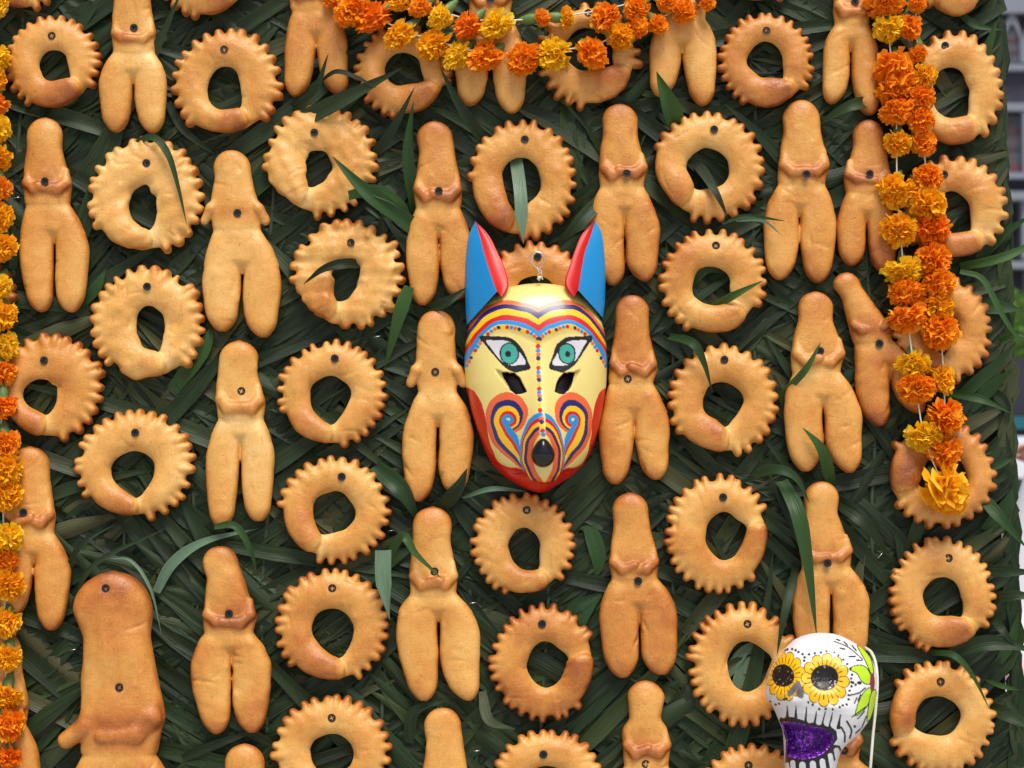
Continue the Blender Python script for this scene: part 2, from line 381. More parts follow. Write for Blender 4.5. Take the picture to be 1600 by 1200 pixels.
def leaf_cloud(name, n, fn, size, m, parent=None, mw=None, seed=1):
    rr = np.random.RandomState(seed); V = np.zeros((n * 4, 3)); 
    for i in range(n):
        p = fn(rr); d = rr.normal(size=3); d /= np.linalg.norm(d); e = np.cross(d, rr.normal(size=3)); e /= np.linalg.norm(e)
        s = size * rr.uniform(0.6, 1.3)
        V[i * 4:i * 4 + 4] = [p - d * s, p + e * s * 0.45, p + d * s, p - e * s * 0.45]
    Q = np.arange(n * 4).reshape(-1, 4)
    me = mesh_np(name, V, Q, False); fattr(me, 'rnd', np.repeat(rr.rand(n), 4))
    me.uv_layers.new(name='UVMap')
    return link(name, me, m, parent, mw)
def hedge():
    m1 = leaf_material('hedge_leaf', [(0.0, S(70, 110, 40)), (0.5, S(98, 140, 52)), (1.0, S(120, 160, 66))], 0.5, 0.25)
    Yh = 58.0; k = (Yh + DIST) / FPX; top = CAMZ + (678 - 455) * k
    def put(name, label, x, n, wx, seed):
        root = empty(name, Matrix.Translation((x, Yh, 0))); tag(root, label, 'tree', 'clipped trees beyond the panel')
        link('trunk', tube_mesh('trunk', [(0, 0, 0), (0.05, 0, 1.0), (0, 0.05, top - 3.0), (0.05, 0, top - 1.2)], [0.22, 0.18, 0.15, 0.05], 10), M['wood'], root)
        def fn(rr):
            while True:
                p = rr.uniform(-1, 1, 3)
                q = (abs(p[0]) ** 5 + abs(p[1]) ** 5 + abs(p[2]) ** 6)
                if q < 1 and rr.rand() < 0.25 + 0.75 * q: break
            return np.array([p[0] * wx, p[1] * 1.6, top - 2.1 + p[2] * 2.1 + 0.12 * math.sin(p[0] * 7 + seed)])
        leaf_cloud('crown', n, fn, 0.10, m1, root, None, seed)
    put('clipped_tree', 'boxy clipped green tree by the panel edge, left of its neighbour', 14.2, 11000, 2.2, 3)
    put('clipped_tree', 'boxy clipped green tree at the frame edge, right of its neighbour', 18.9, 11000, 2.2, 4)
    me = box_mesh('kiosk', [((0, 0, 0), (1, 1, 1))])
    # low dark kiosk with a teal awning under the trees
    Yk = 44.0; kk = (Yk + DIST) / FPX
    root = empty('street_kiosk', Matrix.Translation(((1590 - 800) * kk + 1.6, Yk, 0))); tag(root, 'dark market kiosk with a teal awning edge in the blurred distance', 'kiosk')
    zk = lambda v: CAMZ + (678.5 - v) * kk
    link('body', box_mesh('body', [((0, 0.8, zk(560) / 2), (4.4, 1.5, zk(560)))]), plain('dark_kiosk', S(44, 44, 54), 0.7), root)
    link('awning', box_mesh('awning', [((0, -0.35, zk(661)), (4.8, 0.8, 19 * kk))]), plain('teal_canvas', S(24, 96, 108), 0.8), root)
    link('counter', box_mesh('counter', [((0, -0.1, 0.45), (4.2, 0.3, 0.9))]), plain('kiosk_grey', S(120, 122, 128), 0.7), root)
    # white delivery van
    Yv = 33.0; kv = (Yv + DIST) / FPX; zv = lambda v: CAMZ + (678.5 - v) * kv
    root = empty('white_van', Matrix.Translation(((1572 - 800) * kv + 1.4, Yv, 0))); tag(root, 'white van parked beyond the panel edge, low and blurred', 'van')
    bm = bmesh.new(); pr = [(-2.2, .35), (-2.2, 1.35), (-1.5, 1.46), (1.2, 1.46), (1.75, 0.98), (2.3, 0.86), (2.35, 0.35)]
    vs = [bm.verts.new((x, -0.85, z)) for x, z in pr]; f = bm.faces.new(vs); ex = bmesh.ops.extrude_face_region(bm, geom=[f])
    bmesh.ops.translate(bm, verts=[v for v in ex['geom'] if isinstance(v, bmesh.types.BMVert)], vec=(0, 1.7, 0)); bmesh.ops.recalc_face_normals(bm, faces=bm.faces)
    bmesh.ops.bevel(bm, geom=list(bm.edges), offset=0.06, segments=2, affect='EDGES')
    link('body', bm_mesh('body', bm), plain('white_car_paint', S(222, 224, 232), 0.3), root)
    link('side_window', box_mesh('sw', [((0.85, -0.86, 1.16), (0.75, 0.03, 0.34))]), plain('dark_glass', (0.02, 0.02, 0.03), 0.1), root)
    tyre = plain('tyre_rubber', (0.015, 0.015, 0.017), 0.8); rim = plain('wheel_rim', (0.5, 0.5, 0.52), 0.35, 0.8)
    tm = lathe_mesh('tyre', [(0.2, -0.1), (0.32, -0.1), (0.35, -0.06), (0.35, 0.06), (0.32, 0.1), (0.2, 0.1)], 20); rm = lathe_mesh('rim', [(0.03, -0.105), (0.2, -0.09), (0.2, 0.09), (0.03, 0.1)], 20)
    for sx in (-1.4, 1.45):
        for sy in (-0.8, 0.8):
            w = link('wheel', tm, tyre, root, Matrix.Translation((sx, sy, 0.35)) @ Matrix.Rotation(R(90), 4, 'X')); link('rim', rm, rim, w)
hedge()

# ------------------------------------------------------------------ people at the right edge (mostly beyond the frame)
def skin_obj(name, verts, edges, radii, m, parent, mw=None, sub=2):
    me = bpy.data.meshes.new(name); me.from_pydata(verts, edges, []); o = link(name, me, m, parent, mw)
    md = o.modifiers.new('skin', 'SKIN'); md.use_smooth_shade = True
    for i, sv in enumerate(me.skin_vertices[0].data): sv.radius = (radii[i], radii[i]) if not isinstance(radii[i], tuple) else radii[i]; sv.use_root = (i == 0)
    s = o.modifiers.new('sub', 'SUBSURF'); s.levels = sub; s.render_levels = sub
    return o
def person(loc, rz, label, arms, top_m, trouser_m, hair_m, cuff_m=None, seed=0):
    skin = plain('skin_%d' % seed, S(196, 140, 116), 0.5, 0, 0.06, 30, 0.05); shoe = plain('shoe_%d' % seed, (0.03, 0.028, 0.03), 0.5)
    root = empty('person', Matrix.Translation(loc) @ Matrix.Rotation(rz, 4, 'Z')); tag(root, label, 'person')
    # body: faces local -y; pelvis root, spine, head, legs, arms with fingers
    V = [(0, 0, .94), (0, .01, 1.15), (0, .02, 1.36), (0, .02, 1.47), (0, -.005, 1.55), (0, -.02, 1.64), (0, -.01, 1.70)]
    E = [(0, 1), (1, 2), (2, 3), (3, 4), (4, 5), (5, 6)]; RD = [.135, .125, .13, .055, .062, .088, .06]
    def add(p, par, r): V.append(tuple(p)); RD.append(r); E.append((par, len(V) - 1)); return len(V) - 1
    for s in (-1, 1):
        h = add((s * .095, 0, .86), 0, .088); k = add((s * .10, -.015, .48), h, .06); a = add((s * .10, .02, .09), k, .042); add((s * .11, -.13, .04), a, .036)
    sleeves = []
    for s, (el, wr, ftip) in zip((-1, 1), arms):
        sh = add((s * .17, .02, 1.40), 2, .062); e = add(el, sh, .044); w = add(wr, e, .03)
        d = Vector(ftip) - Vector(wr); side = d.cross(Vector((s, 0.3, 0.2))).normalized(); hn = add(Vector(wr) + d * .45, w, .032)
        for q, (off, ln) in enumerate(((-.027, .42), (-.009, .55), (.009, .52), (.027, .42))):
            a1 = add(Vector(wr) + d * .62 + side * off, hn, .010); a2 = add(Vector(wr) + d * (.62 + ln * .45) + side * off + Vector((0, 0, -.012)), a1, .009); add(Vector(wr) + d * (.62 + ln * .8) + side * off + Vector((0, 0, -.03)), a2, .008)
        t1 = add(Vector(wr) + d * .35 + side * .04, w, .011); add(Vector(wr) + d * .62 + side * .055, t1, .009)
        sleeves.append((s, (s * .17, .02, 1.40), el, wr))
    skin_obj('body', V, E, RD, skin, root)
    v = [(0, .01, .90), (0, .01, 1.15), (0, .02, 1.36), (0, .02, 1.43)]; e = [(0, 1), (1, 2), (2, 3)]; rd = [(.165, .135), (.155, .135), (.16, .14), (.075, .075)]
    for s, sh, el, wr in sleeves:
        v.append(sh); rd.append(.08); e.append((2, len(v) - 1)); v.append(el); rd.append(.062); e.append((len(v) - 2, len(v) - 1))
        v.append(tuple(Vector(el).lerp(Vector(wr), .86))); rd.append(.047); e.append((len(v) - 2, len(v) - 1))
    skin_obj('shirt', v, e, rd, top_m, root)
    v = [(0, 0, .98), (0, 0, .90)]; e = [(0, 1)]; rd = [(.155, .13), (.16, .14)]
    for s in (-1, 1):
        for i, (p, r) in enumerate((((s * .097, 0, .80), .105), ((s * .10, -.01, .48), .078), ((s * .10, .02, .10), .068))):
            v.append(p); rd.append(r); e.append((1 if i == 0 else len(v) - 2, len(v) - 1))
    skin_obj('trousers', v, e, rd, trouser_m, root)
    skin_obj('hair', [(0, .025, 1.74), (0, .05, 1.68), (0, .06, 1.58)], [(0, 1), (1, 2)], [(.085, .08), (.098, .085), (.07, .05)], hair_m, root)
    for s in (-1, 1): skin_obj('shoe', [(s * .10, .04, .05), (s * .11, -.08, .045), (s * .115, -.17, .035)], [(0, 1), (1, 2)], [.05, .05, .04], shoe, root)
    if cuff_m:
        for s, sh, el, wr in sleeves:
            a, b = Vector(el).lerp(Vector(wr), .72), Vector(el).lerp(Vector(wr), .98)
            link('cuff', tube_mesh('cuff', [a, (a + b) / 2, b], [.052, .05, .05], 14), cuff_m, root)
    for s in (-1, 1): link('eye', lathe_mesh('eye', [(0.002, -.012), (.011, -.005), (.012, 0), (.011, .005), (.002, .012)], 10), plain('eye_white_%d' % seed, (.7, .7, .7), .2), root, Matrix.Translation((s * .032, -.098, 1.645)))
    link('nose', tube_mesh('nose', [(0, -.095, 1.66), (0, -.118, 1.625), (0, -.11, 1.612)], [.008, .014, .010], 8), skin, root)
    link('mouth', tube_mesh('mouth', [(-.022, -.098, 1.588), (0, -.106, 1.586), (.022, -.098, 1.588)], [.003, .006, .003], 8), plain('lips_%d' % seed, S(160, 84, 80), .5), root)
    return root
blackc = plain('black_cloth', (0.012, 0.012, 0.015), 0.85, 0, 0.3, 60, 0.3); darkc = plain('navy_cloth', (0.02, 0.023, 0.045), 0.85, 0, 0.3, 60, 0.3)
whitec = plain('white_cloth', (0.78, 0.78, 0.8), 0.85, 0, 0.05, 60, 0.3); pinkc = plain('pink_cuff', S(236, 180, 190), 0.85); hairm = plain('dark_hair', (0.015, 0.01, 0.008), 0.5, 0, 0.3, 200, 0.4)
def people():
    h1 = at_depth(1592, 688, 4.6)     # raised fist of the far person
    person((h1.x + 0.42, 4.62, 0), R(-90), 'person in black holding up a hand at the right frame edge', [((-.24, -.10, 1.13), (-.10, -.32, 1.40), (-.02, -.41, 1.47)), ((.25, -.06, 1.12), (.12, -.30, 1.36), (.03, -.38, 1.44))], blackc, darkc, hairm, None, 1)
    h2 = at_depth(1597, 1098, 2.0)
    person((h2.x + 0.255, 2.02, 0), R(0), 'person in white with pink cuffs, lowered arm at the right frame edge', [((-.262, .03, 1.04), (-.250, -.03, .85), (-.245, -.06, .69)), ((.26, .03, 1.10), (.27, -.02, .86), (.26, -.05, .70))], whitec, darkc, hairm, pinkc, 2)
people()

# ------------------------------------------------------------------ the palm-leaf panel
RIGHT_EDGE = B(1571, 600)[0]; LEFT_EDGE = B(-230, 600)[0]; TOP_U = B(800, -210)[1]; BOT_U = B(800, 1400)[1]
panel = empty('palm_leaf_panel', mat_b((LEFT_EDGE + RIGHT_EDGE) / 2, BOT_U, 0.0))
tag(panel, 'tall upright panel covered in woven dark green palm leaves, hung with bread', 'panel')
PINV = panel.matrix_basis.inverted(); PO = ((LEFT_EDGE + RIGHT_EDGE) / 2, BOT_U)
def PL(x, u, h): return Vector((x - PO[0], u - PO[1], h))     # panel-local coords
cxm, H_ = 0.0, TOP_U - BOT_U
link('backing_board', box_mesh('backing_board', [((0, H_ / 2, -0.022), (RIGHT_EDGE - LEFT_EDGE - 0.02, H_, 0.03))]), M['board'], panel)
for s in (-1, 1):
    foot = PINV @ Vector((PO[0] + s * 0.7, 0.05, 0.0))
    link('post', tube_mesh('post', [foot, (s * 0.7, H_ * 0.8, -0.07)], 0.035, 8), M['wood'], panel)

def leaf_geo(path, widths, fold=0.25, nrm=None, rnd=0.5, flat_end=False, twist=0.0):
    """blade along a path of points; 5 verts across with a folded midvein; returns V,F,UV"""
    P = [Vector(p) for p in path]; n = len(P); V = []; F = []; UV = []
    acc = 0.0
    for i, p in enumerate(P):
        if i: acc += (p - P[i - 1]).length
        t = (P[min(i + 1, n - 1)] - P[max(i - 1, 0)]).normalized()
        nn = Vector((0, 0, 1)) if nrm is None else nrm
        side = t.cross(nn); side = side.normalized() if side.length > 1e-4 else Vector((1, 0, 0)); up = side.cross(t).normalized()
        if twist:
            a = twist * (i / (n - 1) - 0.3); side, up = side * math.cos(a) + up * math.sin(a), up * math.cos(a) - side * math.sin(a)
        w = widths[i] / 2
        for j, s in enumerate((-1, -0.5, 0, 0.5, 1)):
            V.append(p + side * (s * w) + up * (abs(s) * w * fold)); UV.append(((s + 1) / 2, acc * 10))
    for i in range(n - 1):
        for j in range(4):
            a = i * 5 + j; F.append((a, a + 1, a + 6, a + 5))
    return V, F, UV
def leaf_mesh(name, geos, rnds):
    V = []; F = []; UV = []; RN = []
    for (v, f, uv), r in zip(geos, rnds):
        o = len(V); V += v; UV += uv; RN += [r] * len(v); F += [tuple(i + o for i in q) for q in f]
    me = mesh_np(name, np.array([tuple(v) for v in V]), np.array(F)); fattr(me, 'rnd', RN)
    uvl = me.uv_layers.new(name='UVMap'); li = np.zeros(len(me.loops), np.int32); me.loops.foreach_get('vertex_index', li)
    uvl.data.foreach_set('uv', np.array(UV, np.float32)[li].ravel())
    return me
def taper(n, w, sharp=0.35, base=0.7):
    out = []
    for i in range(n):
        t = i / (n - 1); b = base + (1 - base) * min(1, t / 0.25); e = 1 if t < 1 - sharp else max(0.02, ((1 - t) / sharp)) ** 0.8
        out.append(w * b * e)
    return out
# base layer: fronds with a vertical rib and slanting leaflets on both sides
RIBS = [(-205, 0), (-80, 1), (22, 2), (195, 0), (310, 1), (420, 2), (605, 0), (740, 1), (850, 2), (1046, 0), (1180, 1), (1361, 2), (1476, 0)]
def base_layer():
    rr = random.Random(5); geos = []; rn = []
    for px, lay in RIBS:
        xr, _ = B(px, 600)
        pts = [PL(xr + 0.006 * math.sin(k * 0.9 + px), BOT_U + 0.02 + k * (H_ - 0.04) / 24, 0.006 + lay * 0.002) for k in range(25)]
        link('rib', tube_mesh('rib', pts, 0.0042, 6), M['rib'], panel)
        for side in (-1, 1):
            u = BOT_U - 0.12
            while u < TOP_U:
                L = rr.uniform(0.20, 0.32); a = R(rr.gauss(37, 6)); w = rr.uniform(0.018, 0.028)
                x0 = xr; h0 = 0.003 + lay * 0.002 + rr.uniform(0, 0.003); h1 = h0 + rr.uniform(0.0, 0.008)
                n = 6; path = []
                bend = rr.uniform(-0.25, 0.25)
                for k in range(n):
                    t = k / (n - 1); aa = a + bend * t
                    path.append(PL(x0 + side * math.cos(aa) * L * t, u + math.sin(aa) * L * t, h0 + (h1 - h0) * t + 0.004 * math.sin(t * 3.1)))
                for p in path:
                    lim = RIGHT_EDGE + rr.uniform(-0.006, 0.008) - PO[0]
                    p.x = min(p.x, lim); p.x = max(p.x, LEFT_EDGE - PO[0] - 0.01); p.y = max(p.y, -0.01)
                geos.append(leaf_geo(path, taper(n, w, 0.45), rr.choice((-1, 1)) * rr.uniform(0.15, 0.45))); rn.append(rr.random())
                u += rr.uniform(0.012, 0.020)
    tag(link('leaf_layer', leaf_mesh('leaf_layer', geos, rn), M['leaf'], panel), kind='stuff')
base_layer()
def mid_leaves():
    rr = random.Random(21); protos = []
    for k in range(12):
        L = rr.uniform(0.26, 0.44); w = rr.uniform(0.020, 0.031); n = 10; b = rr.uniform(-0.3, 0.3); lift = rr.uniform(0.001, 0.007)
        path = [Vector((L * t * math.cos(b * t * .6), L * t * math.sin(b * t * .6), lift * math.sin(t * 3.0) + 0.003 * math.sin(t * 9 + k))) for t in [i / (n - 1) for i in range(n)]]
        protos.append(leaf_mesh('leaf', [leaf_geo(path, taper(n, w, rr.uniform(.35, .75)), rr.choice((-1, 1)) * rr.uniform(.15, .5), None, 0, False, rr.uniform(-.35, .35))], [rr.random()]))
    for i in range(215):
        x = rr.uniform(LEFT_EDGE + 0.12, RIGHT_EDGE - 0.02); u = rr.uniform(BOT_U + 0.1, TOP_U - 0.1)
        nr_ = min((B(p, 600)[0] for p, _ in RIBS), key=lambda q: abs(q - x)); d = 1 if x > nr_ else -1; a = R(rr.gauss(38, 11)) if rr.random() < .80 else R(rr.uniform(-70, 85))
        ang = a if d > 0 else math.pi - a
        if x + math.cos(ang) * 0.36 > RIGHT_EDGE + 0.02: ang = math.pi - ang
        h = 0.010 + rr.uniform(0, 0.007)
        m = Matrix.Translation(PL(x, u, h)) @ Matrix.Rotation(ang, 4, 'Z') @ Matrix.Rotation(rr.gauss(0, .16), 4, 'X') @ Matrix.Rotation(rr.uniform(-.03, .01), 4, 'Y')
        o = link('leaf', protos[i % 12], M['leaf'], panel, m)
mid_leaves()

# loose blades, traced one by one: (points in the photo as x, y, h mm), width px, kind
BLADES = [
 ([(196,236,24),(236,214,34),(262,240,44),(278,290,42),(292,352,36)],13,'f'),
 ([(262,160,20),(290,205,26),(338,243,34)],17,'d'), ([(452,172,18),(492,140,40),(513,84,52)],15,'f'),
 ([(500,128,30),(525,112,52),(555,120,56),(588,137,50)],9,'f'), ([(440,205,18),(530,158,44),(628,106,50)],30,'d'),
 ([(575,255,18),(615,200,44),(648,136,52)],18,'d'), ([(648,330,16),(638,240,32),(646,158,44)],22,'f'),
 ([(765,235,18),(722,170,44),(688,106,52)],20,'d'), ([(672,370,18),(600,320,44),(560,288,52),(519,244,52)],30,'f'),
 ([(545,306,34),(585,298,48),(625,318,40),(645,345,26)],22,'f'), ([(572,415,16),(540,412,40),(505,420,46),(474,444,42)],18,'d'),
 ([(640,448,34),(624,492,30),(600,580,16)],25,'c'), ([(668,482,26),(700,470,38),(732,448,30)],19,'f'),
 ([(806,245,18),(813,300,42),(815,345,50),(818,381,48)],23,'g'), ([(885,165,14),(892,230,22),(926,300,22)],30,'d'),
 ([(915,170,14),(900,250,24),(905,310,20)],26,'d'), ([(1058,205,16),(1046,160,40),(1026,112,46)],34,'f'),
 ([(1062,240,16),(1090,258,24),(1118,300,44),(1138,342,42)],19,'d'), ([(1128,350,30),(1165,338,44),(1226,345,52)],8,'p'),
 ([(1150,345,30),(1190,345,44),(1222,368,46)],6,'p'), ([(945,305,24),(905,348,36),(868,384,22)],26,'d'),
 ([(1075,445,16),(1100,420,24),(1135,425,18)],24,'f'), ([(1110,482,16),(1146,462,40),(1193,438,46)],15,'f'),
 ([(1046,526,26),(1082,536,46),(1100,566,46),(1113,612,40)],16,'f'), ([(1222,616,24),(1258,578,46),(1283,534,48)],13,'f'),
 ([(1300,760,16),(1284,705,42),(1254,668,46)],22,'f'), ([(1178,742,22),(1215,733,34),(1245,748,40),(1264,785,36)],17,'f'),
 ([(1222,752,24),(1246,800,48),(1262,880,52),(1276,992,48)],27,'f'), ([(1245,880,20),(1228,950,44),(1214,1024,44)],16,'d'),
 ([(1310,785,16),(1350,815,30),(1398,882,26)],26,'d'), ([(598,860,46),(600,905,48),(609,968,46)],28,'g'),
 ([(600,885,18),(628,838,40),(650,866,48),(692,906,48)],16,'f'), ([(585,728,18),(628,765,30),(655,818,18)],32,'f'),
 ([(682,800,18),(714,766,40),(730,732,46)],26,'f'), ([(722,778,24),(768,764,34),(822,768,26)],9,'p'),
 ([(244,925,20),(270,880,26),(320,846,26),(404,826,16)],19,'p'), ([(112,945,22),(150,880,30),(262,824,30)],9,'d'),
 ([(172,872,30),(205,876,40),(235,920,50),(252,990,34)],6,'p'), ([(98,905,22),(130,848,30),(195,812,26)],10,'d'),
 ([(335,823,40),(368,822,48),(392,860,44),(402,905,28)],13,'f'),
 ([(285,1185,18),(345,1160,28),(428,1130,20)],16,'d'), ([(638,1160,18),(648,1112,28),(700,1094,28)],21,'f'),
 ([(754,1080,22),(764,1125,30),(806,1140,30)],18,'d'), ([(905,985,14),(900,950,20),(945,925,18)],30,'c'),
 ([(890,1010,14),(905,975,22),(940,930,20)],26,'c'), ([(1150,1090,14),(1165,1030,18),(1195,1010,16)],24,'g'),
 ([(1130,1060,14),(1160,1020,18),(1185,1000,16)],20,'g'), ([(330,160,16),(290,190,20),(250,230,16)],18,'d'),
 ([(20,420,14),(30,340,20),(40,300,18)],20,'f'), ([(95,165,12),(140,150,20),(165,120,18)],26,'d'),
 ([(120,480,14),(150,450,22),(165,420,18)],22,'f'), ([(270,610,14),(318,545,26),(330,510,20)],30,'f'),
 ([(1420,860,14),(1440,810,24),(1458,770,18)],24,'d'), ([(920,820,14),(935,870,20),(930,905,16)],30,'f'),
 # at and past the right edge
 ([(1490,14,14),(1525,40,20),(1568,47,20)],14,'f'), ([(1525,110,14),(1542,75,20),(1558,32,22)],20,'f'), ([(1528,405,14),(1565,368,24),(1612,336,30)],21,'f'),
 ([(1500,416,20),(1555,406,32),(1600,388,36),(1630,362,36)],17,'f'), ([(1500,424,30),(1535,436,36),(1562,485,42),(1588,524,42),(1612,532,40)],11,'p'), 
 ([(1560,530,22),(1590,522,36),(1615,534,36)],12,'f'), ([(1530,480,14),(1562,480,22),(1598,484,22)],26,'f'), ([(1500,620,14),(1545,580,26),(1588,534,30)],24,'c'), ([(1515,640,14),(1552,602,26),(1585,576,30)],24,'c'), ([(1478,612,22),(1530,624,36),(1580,646,38)],16,'f'),
 ([(1530,740,14),(1566,722,20),(1584,716,22)],17,'f'), ([(1535,600,14),(1570,630,20),(1576,660,20)],18,'d'), ([(1540,830,14),(1572,790,24),(1582,762,24)],26,'c'), ([(1528,770,20),(1560,806,36),(1604,856,38)],22,'f'), ([(1535,890,22),(1575,893,34),(1622,894,38)],20,'f'),
 ([(1545,935,20),(1585,930,30),(1624,934,34)],20,'f'), ([(1550,965,20),(1566,985,34),(1586,1010,34)],15,'f'), ([(1470,1030,18),(1530,1006,30),(1580,1008,34),(1616,1020,34)],28,'d'), ([(1540,1062,22),(1566,1072,34),(1594,1078,34)],9,'f'),
 ([(1548,1105,20),(1580,1120,34),(1632,1146,40)],24,'f'), ([(1560,1035,14),(1580,1000,22),(1592,957,24)],20,'c'), ([(1455,1020,26),(1490,1024,44),(1520,1056,48),(1546,1108,44)],11,'f'), ([(1570,1090,14),(1585,1110,20),(1600,1122,22)],13,'d'),
 ([(1385,160,14),(1330,165,36),(1270,200,20)],22,'f'), ([(1410,900,14),(1405,850,20),(1395,830,20)],14,'f'),
 ([(1345,980,14),(1338,915,24),(1352,860,20)],26,'d'), ([(640,290,14),(600,350,22),(590,410,18)],24,'d'),
]
def loose_blades():
    rr = random.Random(3)
    for pts, w, kind in BLADES:
        P3 = []
        for (x, y, h) in pts:
            h = h if h < 30 else h + 15
            bx, bu = B(x, y, h / 1000); P3.append(tuple(PL(bx, bu, h / 1000)))
        n = 7; path = [Vector(p) for p in catmull(P3, n)]
        N = len(path); wm = w / 1000 * .88
        if kind in 'g' and w > 22: ws = [wm * (1 if i < N * .6 else max(.04, (N - 1 - i) / (N * .4))) for i in range(N)]
        elif w < 10: ws = [wm * max(.12, math.sin(math.pi * (0.12 + .85 * i / (N - 1)))) for i in range(N)]
        else: ws = taper(N, wm, .55, .75)
        g = leaf_geo(path, ws, rr.uniform(.15, .45), None, 0, False, rr.uniform(-.9, .9))
        mt = {'d': M['leaf'], 'f': M['leaf_fresh'] if rr.random() < .75 else M['leaf'], 'p': M['leaf_pale'] if rr.random() < .6 else M['leaf_fresh'], 'g': M['leaf_pale'], 'c': M['leaf_fresh']}[kind]
        link('leaf_blade', leaf_mesh('leaf_blade', [g], [rr.random()]), mt, panel)
    me = tube_mesh('staple', [(-.0055, 0, -.004), (-.005, 0, .0), (.005, 0, .0), (.0055, 0, -.004)], .0008, 6)
    for x, y, a in ((27,309,.1),(343,97,.2),(590,526,.2),(1030,97,.1),(1155,203,.1),(612,829,.1),(739,942,.1),(115,1015,.2),(745,1173,.1),(1140,300,.4),(895,1150,.6),(1375,868,.8)):
        bx, bu = B(x, y, .022); link('staple', me, M['staple'], panel, Matrix.Translation(PL(bx, bu, .024)) @ Matrix.Rotation(a, 4, 'Z'))
loose_blades()

# ------------------------------------------------------------------ breads: smooth blended volumes turned into skins
def surface_nets(F, org, h):
    ins = F < 0; nx, ny, nz = F.shape; cs = (nx - 1, ny - 1, nz - 1)
    acc = np.zeros(cs + (3,)); cnt = np.zeros(cs)
    sl = lambda d, a: tuple(slice(d[i], d[i] + cs[i]) for i in range(3))
    for ax in range(3):
        o1, o2 = [i for i in range(3) if i != ax]
        for p in (0, 1):
            for q in (0, 1):
                d0 = [0, 0, 0]; d0[o1] = p; d0[o2] = q; d1 = list(d0); d1[ax] = 1
                a, b = F[sl(d0, 0)], F[sl(d1, 0)]; cr = (a < 0) != (b < 0)
                t = np.where(cr, a / np.where(cr, a - b, 1), 0)
                for k in range(3):
                    acc[..., k] += np.where(cr, t if k == ax else d0[k], 0)
                cnt += cr
    act = cnt > 0; idx = np.full(cs, -1, np.int64); idx[act] = np.arange(act.sum())
    ii = np.argwhere(act); V = (ii + acc[act] / cnt[act][:, None]) * h + org
    Q = []
    for ax in range(3):
        o1, o2 = [(1, 2), (2, 0), (0, 1)][ax]
        a = ins; lo = [slice(None)] * 3; hi = [slice(None)] * 3; lo[ax] = slice(0, -1); hi[ax] = slice(1, None)
        A, Bq = ins[tuple(lo)], ins[tuple(hi)]; cr = A != Bq
        e = np.argwhere(cr); ok = np.ones(len(e), bool)
        for o in (o1, o2): ok &= (e[:, o] > 0) & (e[:, o] < cs[o])
        e = e[ok]; fl = A[tuple(e.T)]
        def cell(d1, d2):
            c = e.copy(); c[:, o1] -= d1; c[:, o2] -= d2; return idx[tuple(c.T)]
        q = np.stack([cell(1, 1), cell(0, 1), cell(0, 0), cell(1, 0)], 1)
        q[~fl] = q[~fl][:, ::-1]; Q.append(q)
    return V, np.concatenate(Q)
def smin(a, b, k):
    h = np.clip(0.5 + 0.5 * (b - a) / k, 0, 1); return b + (a - b) * h - k * h * (1 - h)
def sstep(a, b, x):
    t = np.clip((x - a) / (b - a), 0, 1); return t * t * (3 - 2 * t)
def lumps(X, Y, Z, seed, scale):
    rr = np.random.RandomState(seed); f = 0
    for k in range(7):
        w = rr.normal(size=3); w = w / np.linalg.norm(w) * scale * rr.uniform(.5, 1.6); f = f + np.sin(X * w[0] + Y * w[1] + Z * w[2] + rr.uniform(0, 6.28))
    return f / 3.0
def screw_mesh():
    bm = bmesh.new(); r = .0062
    a, b = .0010, .0037; cr = [(b, -a), (b, a), (a, a), (a, b), (-a, b), (-a, a), (-b, a), (-b, -a), (-a, -a), (-a, -b), (a, -b), (a, -a)]
    inn = [bm.verts.new((x, y, -.0003)) for x, y in cr]
    out = [bm.verts.new((r * math.cos(2 * math.pi * (k - .5) / 24), r * math.sin(2 * math.pi * (k - .5) / 24), 0)) for k in range(24)]
    for k in range(12):
        bm.faces.new((inn[k], out[2 * k], out[2 * k + 1])); bm.faces.new((inn[k], out[2 * k + 1], out[(2 * k + 2) % 24], inn[(k + 1) % 12]))
    low = [bm.verts.new((v.co.x * .8, v.co.y * .8, -.0022)) for v in inn]
    for i in range(12): bm.faces.new((inn[i], inn[(i + 1) % 12], low[(i + 1) % 12], low[i]))
    bm.faces.new(low[::-1])
    b2 = [bm.verts.new((v.co.x * .45, v.co.y * .45, -.006)) for v in out]
    for i in range(24): bm.faces.new((out[i], b2[i], b2[(i + 1) % 24], out[(i + 1) % 24]))
    bmesh.ops.recalc_face_normals(bm, faces=bm.faces); return bm_mesh('screw', bm)
SCREW = screw_mesh()
GRID = 2.3; HB = 0.018      # bread grid in mm, height of bread backs above the panel
